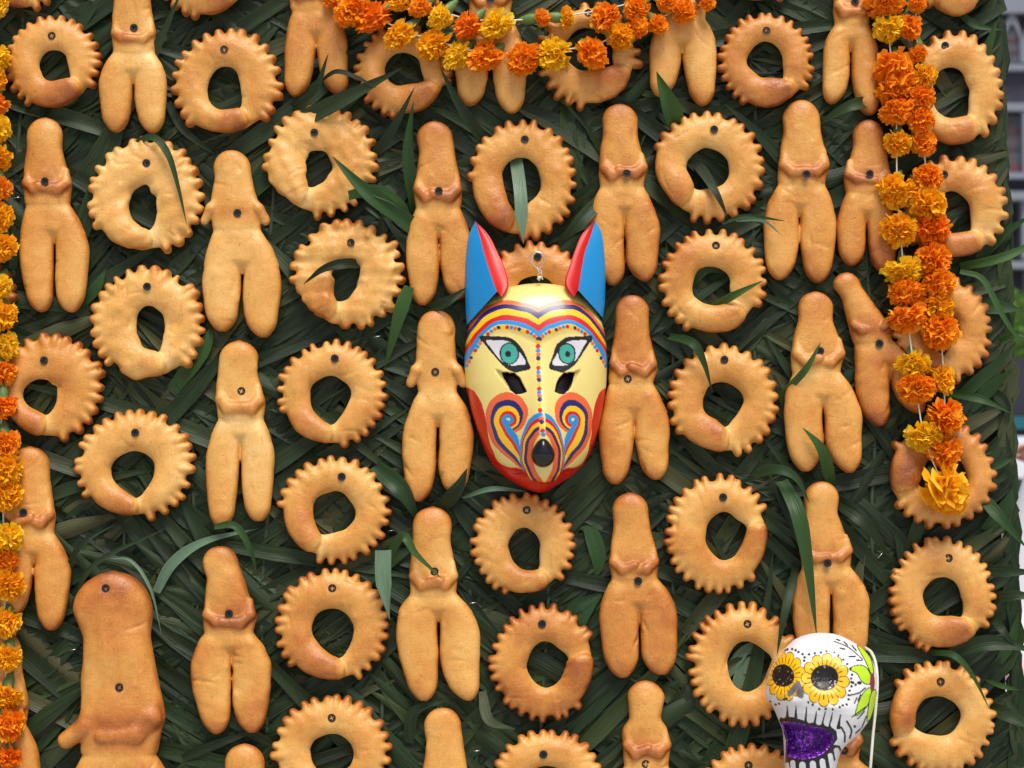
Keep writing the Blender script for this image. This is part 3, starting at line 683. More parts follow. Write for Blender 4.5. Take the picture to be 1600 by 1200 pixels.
def finish_bread(name, F, xs, ys, zs, org, brown_fn, ctr, screws, label, cat, group, slope=lambda V: 1.0):
    F = np.maximum(F, -(np.broadcast_to(zs[None, None, :], F.shape)) )
    for ax in range(3):
        s = [slice(None)] * 3
        for e in (0, -1): s[ax] = e; F[tuple(s)] = np.maximum(F[tuple(s)], 1.0)
    V, Q = surface_nets(F, org, GRID)
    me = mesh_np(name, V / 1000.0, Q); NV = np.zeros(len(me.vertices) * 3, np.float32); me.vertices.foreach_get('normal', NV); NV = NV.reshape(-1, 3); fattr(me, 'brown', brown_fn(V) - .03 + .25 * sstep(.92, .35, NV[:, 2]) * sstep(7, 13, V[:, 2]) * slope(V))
    o = link(name, me, M['bread'], None, mat_b(ctr[0] / 1000, ctr[1] / 1000, HB)); tag(o, label, cat, group)
    for sx, sy in screws:
        i = int(np.clip(round((sx - xs[0]) / GRID), 0, len(xs) - 1)); j = int(np.clip(round((sy - ys[0]) / GRID), 0, len(ys) - 1))
        nb_ = F[max(i - 2, 0):i + 3, max(j - 2, 0):j + 3]; col = np.where((nb_ < 0).any(axis=(0, 1)))[0]; z = zs[col[-1]] - .6 if len(col) else 20
        link('screw', SCREW, M['screw'], o, Matrix.Translation((sx / 1000, sy / 1000, (z + 2.7) / 1000)) @ Matrix.Rotation(random.uniform(0, 1.5), 4, 'Z'))
    return o
def wrinkles(F, X, Y, Z, seed, n, ext, zmin, amp=1.5):
    rr = np.random.RandomState(seed + 400)
    for k in range(n):
        cx, cy = rr.uniform(-1, 1) * ext[0] + ext[2], rr.uniform(-1, 1) * ext[1] + ext[3]; a = rr.uniform(0, math.pi); L = rr.uniform(6, 20); c, s_ = math.cos(a), math.sin(a)
        t = (X - cx) * c + (Y - cy) * s_; q = -(X - cx) * s_ + (Y - cy) * c + .012 * rr.uniform(-1, 1) * t * t
        F = F + amp * rr.uniform(.5, 1.2) * np.exp(-(q / 2.2) ** 2) * np.exp(-(t / L) ** 4) * (Z > zmin)
    for k in range(n):
        cx, cy = rr.uniform(-1, 1) * ext[0] + ext[2], rr.uniform(-1, 1) * ext[1] + ext[3]; r = rr.uniform(4, 9)
        F = F - rr.uniform(.4, 1.3) * np.exp(-((X - cx) ** 2 + (Y - cy) ** 2) / r ** 2) * (Z > zmin)
    return F
def dent(F, X, Y, Z, screws):
    for sx, sy in screws: F = F + 2.0 * np.exp(-((X - sx) ** 2 + (Y - sy) ** 2) / 60.0) * (Z > 8)
    return F

def bread_ring(box, hole, end_deg, screw, label, teeth=27, lump=0.6, tone=0.0, tl=10.5, pt=7.0, seed=0):
    hB = HB + 0.012
    x0, y1 = Bmm(box[0], box[2], hB); x1, y0 = Bmm(box[1], box[3], hB); cx, cy = (x0 + x1) / 2, (y0 + y1) / 2; A, Bb = (x1 - x0) / 2, (y1 - y0) / 2
    hx0, hy1 = Bmm(hole[0], hole[2], hB); hx1, hy0 = Bmm(hole[1], hole[3], hB)
    hcx, hcy, ha, hb = (hx0 + hx1) / 2 - cx, (hy0 + hy1) / 2 - cy, (hx1 - hx0) / 2, (hy1 - hy0) / 2
    rr = np.random.RandomState(seed + 100); th = np.linspace(-math.pi, math.pi, 721); te = R(end_deg)
    wob = sum(rr.uniform(-1, 1) * np.cos(k * th + rr.uniform(0, 6.28)) for k in (2, 3, 4, 5)) * 1.3
    Rout = 1 / np.sqrt((np.cos(th) / A) ** 2 + (np.sin(th) / Bb) ** 2) - tl + wob * .5
    qa = (np.cos(th) / ha) ** 2 + (np.sin(th) / hb) ** 2; qb = -2 * (np.cos(th) * hcx / ha ** 2 + np.sin(th) * hcy / hb ** 2); qc = (hcx / ha) ** 2 + (hcy / hb) ** 2 - 1
    Rin = np.maximum((-qb + np.sqrt(np.maximum(qb * qb - 4 * qa * qc, 1e-9))) / (2 * qa), 6)
    dpt = np.angle(np.exp(1j * (th - te - 0.12))); Rin = Rin + pt * np.exp(-(dpt / .27) ** 2) - pt * .2 * np.exp(-(np.abs(dpt) - .8) ** 2 / .12) + wob * .6
    Rin = np.clip(Rin, 6, Rout - 18)
    m = tl + 8; xs = np.arange(-A - m, A + m, GRID); ys = np.arange(-Bb - m, Bb + m, GRID); zs = np.arange(-2 * GRID, 48, GRID)
    X, Y, Z = np.meshgrid(xs, ys, zs, indexing='ij'); X2, Y2 = X[:, :, 0], Y[:, :, 0]
    T2 = np.arctan2(Y2, X2); r2 = np.hypot(X2, Y2); ro, ri = np.interp(T2, th, Rout), np.interp(T2, th, Rin)
    Rc, w = (ro + ri) / 2, (ro - ri) / 2
    hh0 = 15.5 + 1.2 * np.interp(T2, th, np.cos(2 * th + seed) + np.cos(3 * th + 2 * seed))
    de = -np.angle(np.exp(1j * (T2 - te))); s = de * Rc           # >0 inside the end lobe
    under = np.exp(-((s + 14) / 20.0) ** 2)
    ex = lambda v: v[:, :, None]
    w_ = ex(w * (1 - .12 * under)); h_ = ex(hh0 * (1 - .24 * under)); z0 = 13.0
    q = (np.abs((ex(r2) - ex(Rc)) / w_) ** 2.15 + np.abs((Z - z0) / h_) ** 2.15) ** (1 / 2.15)
    Fb = (q - 1) * np.minimum(w_, h_)
    # lobe: the strip's end laid over its beginning
    sl = ex(s); rise = 8.5 * sstep(80, 6, sl); wl = ex(w) * 1.03
    ql = np.sqrt(((ex(r2) - ex(Rc)) / wl) ** 2 + ((Z - z0 - rise) / 15.0) ** 2 + np.where(sl < 0, (sl / 15.0) ** 2, 0))
    Fl = np.where((sl > 80) | (sl < -40), 50.0, (ql - 1) * 15.0)
    # teeth
    n = teeth; kk = np.arange(-2, n + 3); ang = -math.pi + (np.arange(n) + .5) * 2 * math.pi / n + rr.uniform(-.05, .05, n)
    ln = rr.uniform(.74, 1.10, n) * tl; da = np.angle(np.exp(1j * (ang - te))); sup = (da < R(18)) & (da > -R(rr.uniform(34, 62))); ln = np.where(sup, -12, ln)
    rt = rr.uniform(.88, 1.1, n) * min(7.4, 0.352 * 2 * math.pi * (A + Bb) / 2 / n)
    k0 = np.clip(np.floor((T2 + math.pi) / (2 * math.pi) * n).astype(int), 0, n - 1); Ft = np.full(X.shape, 60.0)
    for dk in (-1, 0, 1):
        k = (k0 + dk) % n; dth = np.angle(np.exp(1j * (T2 - ang[k]))); sp = dth * r2; p = r2 - ro
        L = ln[k] - rt[k] * .8; pc = np.clip(p, -9, np.maximum(L, -9)); rad = rt[k] * (1.05 - .22 * np.clip((pc + 4) / (tl + 4), 0, 1))
        zt = 11.0 - .12 * np.clip(pc, 0, 20)
        d = np.sqrt(ex(sp ** 2 + (p - pc) ** 2) + ((Z - ex(zt)) * .56) ** 2) - ex(rad); Ft = np.minimum(Ft, np.where(ex(ln[k] < -5), 60.0, d))
    F = smin(Fb, Ft, 3.4); F = smin(F, Fl, .8)
    lm = lumps(X, Y, Z, seed, .10); F = F + lump * lm + .5 * lump * lumps(X, Y, Z, seed + 50, .26)
    F = wrinkles(F, X, Y, Z, seed, 7 if lump < 1 else 16, (A * .8, Bb * .8, 0, 0), 15, 1.3)
    sc = []
    if screw: a, b = Bmm(screw[0], screw[1], HB + .03); sc = [(a - cx, b - cy)]; F = dent(F, X, Y, Z, sc)
    def brown(V):
        r = np.hypot(V[:, 0], V[:, 1]); t = np.arctan2(V[:, 1], V[:, 0]); out = r - np.interp(t, th, Rout); inn = r - np.interp(t, th, Rin)
        b = .30 + .012 * (V[:, 2] - 14) + .30 * sstep(-3, tl, out) - .30 * sstep(16, 0, inn) * sstep(26, 8, V[:, 2])
        d = -np.angle(np.exp(1j * (t - te))) * r; b += .16 * sstep(60, 0, d) * (d > -8); b -= .22 * np.exp(-((d + 14) / 12) ** 2) * (d < -2)
        return b + tone + .10 * lumps(V[:, 0], V[:, 1], V[:, 2], seed + 9, .05)
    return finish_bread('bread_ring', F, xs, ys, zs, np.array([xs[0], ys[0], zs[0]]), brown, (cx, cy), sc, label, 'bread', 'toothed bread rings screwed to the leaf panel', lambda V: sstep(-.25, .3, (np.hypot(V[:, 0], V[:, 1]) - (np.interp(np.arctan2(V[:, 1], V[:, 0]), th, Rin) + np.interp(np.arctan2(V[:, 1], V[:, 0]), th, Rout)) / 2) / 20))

def caps(X, Y, Z, pts, rads):
    F = None
    for (a, b), (ra, rb) in zip(zip(pts[:-1], pts[1:]), zip(rads[:-1], rads[1:])):
        a, b = np.array(a, float), np.array(b, float); d = b - a; L2 = d @ d
        t = np.clip(((X - a[0]) * d[0] + (Y - a[1]) * d[1] + (Z - a[2]) * d[2]) / L2, 0, 1)
        f = np.sqrt((X - a[0] - t * d[0]) ** 2 + (Y - a[1] - t * d[1]) ** 2 + (Z - a[2] - t * d[2]) ** 2) - (ra + (rb - ra) * t)
        F = f if F is None else smin(F, f, 3)
    return F
def bread_figure(top, hw, waist, elbows, hips, tips, screws, label, arms='fold', tone=0.0, crotch=.55, slit=-.12, neck=.97, seed=0, thick=17.0, ball=False, tipw=(17, 17)):
    """top (x,y) of the head, hw half head width, waist (x,y), elbows (xl,xr,y), hips (xl,xr,y), tips ((x,y),(x,y)), all in photo pixels"""
    hB = HB + .012; C = np.array(Bmm(waist[0], waist[1], hB)); f = lambda x, y: np.array(Bmm(x, y, hB)) - C
    tp = f(*top); el, er = f(elbows[0], elbows[2]), f(elbows[1], elbows[2]); hl, hr = f(hips[0], hips[2]), f(hips[1], hips[2]); tl, tr = f(*tips[0]), f(*tips[1])
    rr = np.random.RandomState(seed + 7); H = tp[1]
    # upper body rows: y -> centre, half width
    ye = el[1]; we = (er[0] - el[0]) / 2; xe = (er[0] + el[0]) / 2
    if ball: yy = np.array([-14, 0, ye, ye + .22 * H, H - 2.1 * hw, H - hw, H]); ww = np.array([we * .86, we * .94, we, we * .93, hw * .80, hw, hw])
    else: yy = np.array([-14, 0, ye, ye + (H - ye) * .30, ye + (H - ye) * .55, H - hw, H]); ww = np.array([we * .84, we * .93, we, we + (hw * neck - we) * .55, hw * neck, hw, hw])
    xx = np.array([0, 0, xe, xe + (tp[0] - xe) * .35, xe + (tp[0] - xe) * .62, tp[0], tp[0]]) + np.array([0, 0, 0, 1, 1, 0, 0]) * rr.uniform(-3, 3)
    xmin = min(hl[0], el[0], tl[0] - 20, tp[0] - hw) - 34; xmax = max(hr[0], er[0], tr[0] + 20, tp[0] + hw) + 34
    ymin = min(tl[1], tr[1]) - 8; ymax = H + 8
    xs = np.arange(xmin, xmax, GRID); ys = np.arange(ymin, ymax, GRID); zs = np.arange(-2 * GRID, thick * 2 + 20, GRID)
    X, Y, Z = np.meshgrid(xs, ys, zs, indexing='ij'); y1 = ys; ex = lambda v: v[None, :, None]; z0 = thick - 3.5; X = X + rr.uniform(-2.6, 2.6) * np.sin(Y / 52.0 + rr.uniform(0, 6.28))
    def sect(xc, w, h, top_c=None, p=2.2):
        w = np.maximum(w, .5); h = np.maximum(h, .5)
        q = (np.abs((X - ex(xc)) / ex(w)) ** p + np.abs((Z - z0) / ex(h)) ** p) ** (1 / p); return (q - 1) * ex(np.minimum(w, h))
    def smooth1(v, n=5): 
        k = np.hanning(n + 2)[1:-1]; k /= k.sum(); return np.convolve(np.pad(v, n // 2, mode='edge'), k, 'valid')
    w = smooth1(np.interp(y1, yy, ww), 9); xc = smooth1(np.interp(y1, yy, xx), 9)
    rc = hw * 1.0; cap = np.sqrt(np.clip(1 - (np.clip(y1 - (H - rc), 0, None) / rc) ** 2, 0, 1)); lowcap = np.sqrt(np.clip(1 - (np.clip(-y1 - 2, 0, None) / 13) ** 2, 0, 1))
    hh = thick * (1.0 + .06 * np.sin(y1 / 17 + seed)); Fu = sect(xc, w * cap * lowcap, hh * np.minimum(cap ** .7, lowcap))
    Fu = np.where(ex((y1 > H) | (y1 < -15)), np.maximum(Fu, 3.0), Fu)
    # lower body: pelvis that gives way to two legs with a slit between
    yh = (hl[1] + hr[1]) / 2; yl = min(tl[1], tr[1]); mid = (hl[0] + hr[0]) / 2 * .8 + (tl[0] + tr[0]) / 2 * .2
    span = yh - yl; ysl = yh - slit * span; yc = yh - crotch * span
    wsh = we * .80; py = np.array([yl, yc, yh - .1 * span, yh, yh * .45, 2, 12]); 
    pl = np.array([hl[0] + 9, hl[0] + 2, hl[0], hl[0], -wsh + (hl[0] + wsh) * .62, -wsh, -wsh * .8]); pr = np.array([hr[0] - 9, hr[0] - 2, hr[0], hr[0], wsh + (hr[0] - wsh) * .62, wsh, wsh * .8])
    L, Rr_ = smooth1(np.interp(y1, py, pl), 11), smooth1(np.interp(y1, py, pr), 11)
    dep = sstep(ysl - 14, ysl + 14, y1) * np.sqrt(np.clip(1 - (np.clip(y1 - 2, 0, None) / 14) ** 2, 0, 1))
    Fp = sect((L + Rr_) / 2, (Rr_ - L) / 2 * (.45 + .53 * np.clip(dep * 1.3, 0, 1)), thick * .95 * dep); Fp = np.where(ex((dep < .06)), 30.0, Fp)
    F = smin(Fu, Fp, 2.0)
    for sgn, edge, tip, tw in ((-1, hl[0], tl, tipw[0]), (1, hr[0], tr, tipw[1])):
        s = np.clip((yh - y1) / (yh - tip[1]), 0, 1); outx = edge + (tip[0] + sgn * tw - edge) * s ** 1.9
        outx = np.where(y1 > yh, (L if sgn < 0 else Rr_) - sgn * 1.0, outx)
        outx = smooth1(outx, 17)
        inn = mid + sgn * (.9 + 1.0 * s) + (tip[0] - sgn * tw - mid) * np.clip((s - crotch) / (1 - crotch), 0, 1) ** 1.5
        tpx = np.clip((y1 - tip[1]), 0, None); rc2 = tw * 1.5; capl = np.where(tpx < rc2, np.sqrt(np.clip(1 - ((rc2 - tpx) / rc2) ** 2, 0, 1)), 1.0); capl = np.where(y1 <= tip[1], 0, capl)
        topc = np.sqrt(np.clip(1 - (np.clip(y1 - yh * .6, 0, None) / (-yh * .55 + 6)) ** 2, 0, 1))
        Fg = sect((outx + inn) / 2, np.abs(outx - inn) / 2 * capl, thick * .98 * np.minimum(capl ** .7, topc)); Fg = np.where(ex((capl < .03) | (topc < .05)), 30.0, Fg)
        F = smin(F, Fg, 1.4)
    zf = z0 + thick - 3.0; ar = hw * rr.uniform(.31, .36); lap = rr.choice((-1, 1)); hx = rr.uniform(-6, 6)
    A = {'fold': (1, 1), 'flip': (2, 2), 'left_flip': (5, 4), 'cross': (1, 3), 'none': (0, 0)}[arms]
    for sgn, mode in zip((-1, 1), A):
        ex_ = xe + sgn * we
        if mode == 1: pts = [(ex_ - sgn * ar * 1.15, ye + 22, z0 + 5), (ex_ - sgn * ar * 1.0, ye + 2, z0 + 8), (xe + sgn * we * .45, ye - 10 + rr.uniform(-2, 2), zf - 1), (hx + sgn * 3 - (sgn * 8 if sgn == lap else 0), ye - 7 + rr.uniform(-4, 4), zf + (2.5 if sgn == lap else -2))]; rad = [ar * .6, ar * .95, ar * rr.uniform(.9, 1.1), ar * rr.uniform(.7, .95)]
        elif mode == 2: pts = [(xe + sgn * we * .62, ye + 16, z0 + 4), (xe + sgn * we * .9, ye + 2, z0 + 7), (ex_ + sgn * hw * .22, ye - hw * .55, z0 + 4)]; rad = [ar * .9, ar, ar * .78]
        elif mode == 4: pts = [(ex_ - 20, ye + 34, z0 + 4), (ex_ - 21, ye, z0 + 6), (xe + we * .35, ye - 25, zf - 11), (xe - we * .40, ye - 27, zf - 8)]; rad = [10, 21, 19, 15]
        elif mode == 5: pts = [(xe - we * .55, ye + 30, z0 + 2), (xe - we * .82, ye - 12, z0 + 8), (xe - we * 1.32, ye - 34, z0 + 2)]; rad = [17, 17, 13]
        elif mode == 3: pts = [(ex_ - sgn * ar * .8, ye + 8, z0 + 10), (ex_ - sgn * ar * 1.2, ye + 3, zf + 2), (ex_ - sgn * ar * 2.2, ye - 4, zf + 1)]; rad = [ar * .9, ar * .9, ar * .9]
        else: continue
        F = smin(F, caps(X, Y, Z, pts, rad), 1.4 if thick < 20 else 2.0)
    F = F + .55 * lumps(X, Y, Z, seed, .07) + .28 * lumps(X, Y, Z, seed + 50, .22)
    F = wrinkles(F, X, Y, Z, seed, 8, ((xmax - xmin) * .28, (ymax - ymin) * .42, (xmax + xmin) / 2, (ymax + ymin) / 2), z0 + 4, 1.3)
    sc = [tuple(np.array(Bmm(a, b, HB + .03)) - C) for a, b in screws]; F = dent(F, X, Y, Z, sc)
    def brown(V):
        V = V * np.array([1, 1, 17.0 / thick]); b = .34 + .010 * (V[:, 2] - 18) - .34 * sstep(12, 3, V[:, 2])
        b += (.20 if thick < 20 else .06) * sstep(H - hw * 1.2, H, V[:, 1]); b += .16 * np.exp(-((V[:, 1] - ye + 5) / 13) ** 2) * (V[:, 2] > 22)
        b -= .16 * np.exp(-((V[:, 1] + 9) / 10) ** 2); b += .10 * np.exp(-((V[:, 0] - mid) / 3.0) ** 2) * (V[:, 1] < yh + 4)  # pale waist; leg slit's crease shade painted in as a thin darker line
        b += .16 * sstep(yl + 34, yl, V[:, 1])
        return b + tone + .12 * lumps(V[:, 0], V[:, 1], V[:, 2], seed + 9, .035)
    return finish_bread('bread_figure', F, xs, ys, zs, np.array([xs[0], ys[0], zs[0]]), brown, tuple(C), sc, label, 'bread', 'doll-shaped breads screwed to the leaf panel')

RINGS = [  # outer box, hole box, end angle, screw, label, options
 ((8,158,22,178),(62,107,78,130),-52,(80,55),'brown toothed bread ring in the top left corner beside the hanging flowers',dict(tone=.10,teeth=27)),
 ((266,443,43,220),(325,377,104,175),-70,(350,77),'wide bread ring with pointed oval hole, below the cropped ring at top left',dict(tone=.0,teeth=25,tl=12)),
 ((552,708,36,188),(602,659,82,137),-38,None,'orange-brown bread ring under the left half of the top flower garland',dict(tone=.14,teeth=25)),
 ((836,1006,2,176),(882,958,44,112),-32,(919,20),'bread ring whose hole shows behind a marigold of the top garland',dict(tone=.02,teeth=24,tl=14)),
 ((1120,1274,18,178),(1169,1224,66,125),-58,(1198,47),'brown bread ring right of the top garland, with long even teeth',dict(tone=.14,teeth=28)),
 ((1412,1571,46,237),(1455,1515,105,188),-75,(1477,71),'large bread ring at the top right edge, overlapping the blurred building',dict(tone=.0,teeth=24)),
 ((136,320,214,402),(203,245,290,353),-90,(228,254),'pale wrinkled bread ring at left crossed by a thin curved leaf',dict(tone=-.14,teeth=27,lump=1.3)),
 ((411,591,164,343),(477,516,236,285),-122,(491,207),'pale lumpy bread ring with a small hole and a leaf tip reaching into it',dict(tone=-.12,teeth=26,lump=1.5)),
 ((728,904,185,380),(783,845,247,322),-112,(820,217),'bread ring above the mask with a drooping leaf through its hole',dict(tone=.06,teeth=26)),
 ((1014,1198,173,350),(1072,1139,232,296),-132,(1116,202),'bread ring with a leaf slanting across its hole, upper right of the mask',dict(tone=.0,teeth=26,pt=3)),
 ((1400,1578,242,413),(1452,1516,300,368),-62,(1476,272),'pinkish bread ring at the right edge, second below the top corner',dict(tone=.02,teeth=24)),
 ((452,634,343,517),(520,563,410,463),-118,(548,379),'rough blistered bread ring with a dark leaf stuck out of its hole',dict(tone=-.08,teeth=26,lump=1.9)),
 ((752,924,374,546),(806,868,430,490),-90,(840,401),'bread ring mostly hidden behind the painted mask, showing between its ears',dict(tone=.10,teeth=24)),
 ((1027,1201,356,530),(1081,1142,417,479),-55,(1119,383),'bread ring right of the mask ears with bright green leaf inside its hole',dict(tone=.02,teeth=27)),
 ((1390,1554,427,604),(1440,1499,484,546),-100,None,'bread ring hidden in its left half by the right flower garland',dict(tone=.06,teeth=25)),
 ((142,321,414,602),(211,256,480,545),-76,(230,448),'bumpy pale bread ring at left, directly below the wrinkled one with the thin leaf',dict(tone=-.08,teeth=28,lump=1.7)),
 ((-2,162,518,695),(36,91,594,642),-106,(68,563),'bread ring at the left edge touching the hanging flowers, middle height',dict(tone=.08,teeth=25)),
 ((432,606,530,704),(483,547,587,655),-100,(523,560),'evenly toothed bread ring left of the mask, upper of two above a third alike',dict(tone=.02,teeth=29)),
 ((1040,1219,535,718),(1097,1161,597,660),-96,(1132,562),'bread ring right of the mask with a thin leaf dipping over its left side',dict(tone=.03,teeth=26)),
 ((117,306,638,818),(174,243,705,768),-94,(211,676),'pale gold bread ring with a broad round hole, lower left above the biggest figure',dict(tone=-.05,teeth=28,tl=12)),
 ((433,612,712,883),(487,555,768,831),-126,(534,745),'bread ring left of the mask chin, middle of the vertical row of rings',dict(tone=.02,teeth=27)),
 ((1377,1561,655,828),(1438,1512,708,780),-168,None,'brown bread ring behind the bottom flower of the right garland',dict(tone=.14,teeth=25,pt=2)),
 ((735,900,768,937),(796,844,824,890),-66,(823,797),'bread ring directly beneath the chin of the mask',dict(tone=.05,teeth=29)),
 ((1036,1209,740,930),(1103,1162,800,875),4,(1130,777),'bread ring with its overlapping end at the right side, beside the broad hanging leaf',dict(tone=.02,teeth=30,pt=4)),
 ((430,609,885,1073),(488,553,950,1021),-84,(519,919),'bread ring with the pale cut leaf touching its upper right edge',dict(tone=.03,teeth=29)),
 ((763,938,942,1130),(823,883,1003,1074),0,(847,975),'dark brown bread ring at bottom centre with its end curling up at right',dict(tone=.20,teeth=30,pt=3)),
 ((1070,1252,940,1138),(1136,1200,1001,1080),2,(1168,975),'bread ring partly hidden by the left side of the painted skull',dict(tone=.0,teeth=30,tl=14,pt=4)),
 ((1385,1558,837,1023),(1443,1503,902,965),-58,(1483,872),'bread ring at lower right above the last ring at the panel edge',dict(tone=.02,teeth=31)),
 ((1377,1559,1030,1212),(1427,1501,1087,1150),-172,(1470,1065),'bread ring in the lower right corner, right of the skull',dict(tone=.02,teeth=30,pt=2)),
 ((424,612,1085,1264),(484,553,1147,1210),-100,(518,1122),'bread ring cut by the bottom edge, fourth in the vertical row left of the mask',dict(tone=.0,teeth=28)),
 ((766,945,1137,1310),(824,886,1196,1256),-90,(849,1179),'bread ring cut by the bottom edge, below the dark brown ring',dict(tone=-.04,teeth=28)),
 ((1086,1262,1160,1335),(1142,1204,1216,1278),-90,(1170,1196),'bread ring cut by the bottom edge, just left of the skull jaw',dict(tone=.0,teeth=29)),
 ((-30,100,-140,24),(10,64,-84,-36),-90,None,'bread ring cut off by the top edge in the left corner',dict(tone=.10,teeth=25)),
 ((240,405,-140,33),(298,354,-80,-24),-58,None,'bread ring cut off by the top edge, above the wide ring with pointed hole',dict(tone=-.02,teeth=25)),
 ((566,716,-138,28),(616,668,-86,-36),-90,None,'bread ring above the top flower garland, almost wholly cut off',dict(tone=.04,teeth=25)),
 ((1105,1260,-146,12),(1158,1208,-92,-40),-90,None,'bread ring cut off by the top edge, above the brown ring with long teeth',dict(tone=.04,teeth=26)),
 ((1425,1556,-140,36),(1474,1524,-82,-28),-70,None,'bread ring cut off by the top edge in the right corner',dict(tone=-.02,teeth=24)),
 ((-150,27,392,540),(-92,-34,438,494),-90,None,'bread ring at the left edge showing only teeth behind the hanging flowers',dict(tone=.10,teeth=25)),
]
for i, (bx_, ho, en, scw, lab, kw) in enumerate(RINGS): bread_ring(bx_, ho, en, scw, lab, seed=i * 3 + 1, **kw)

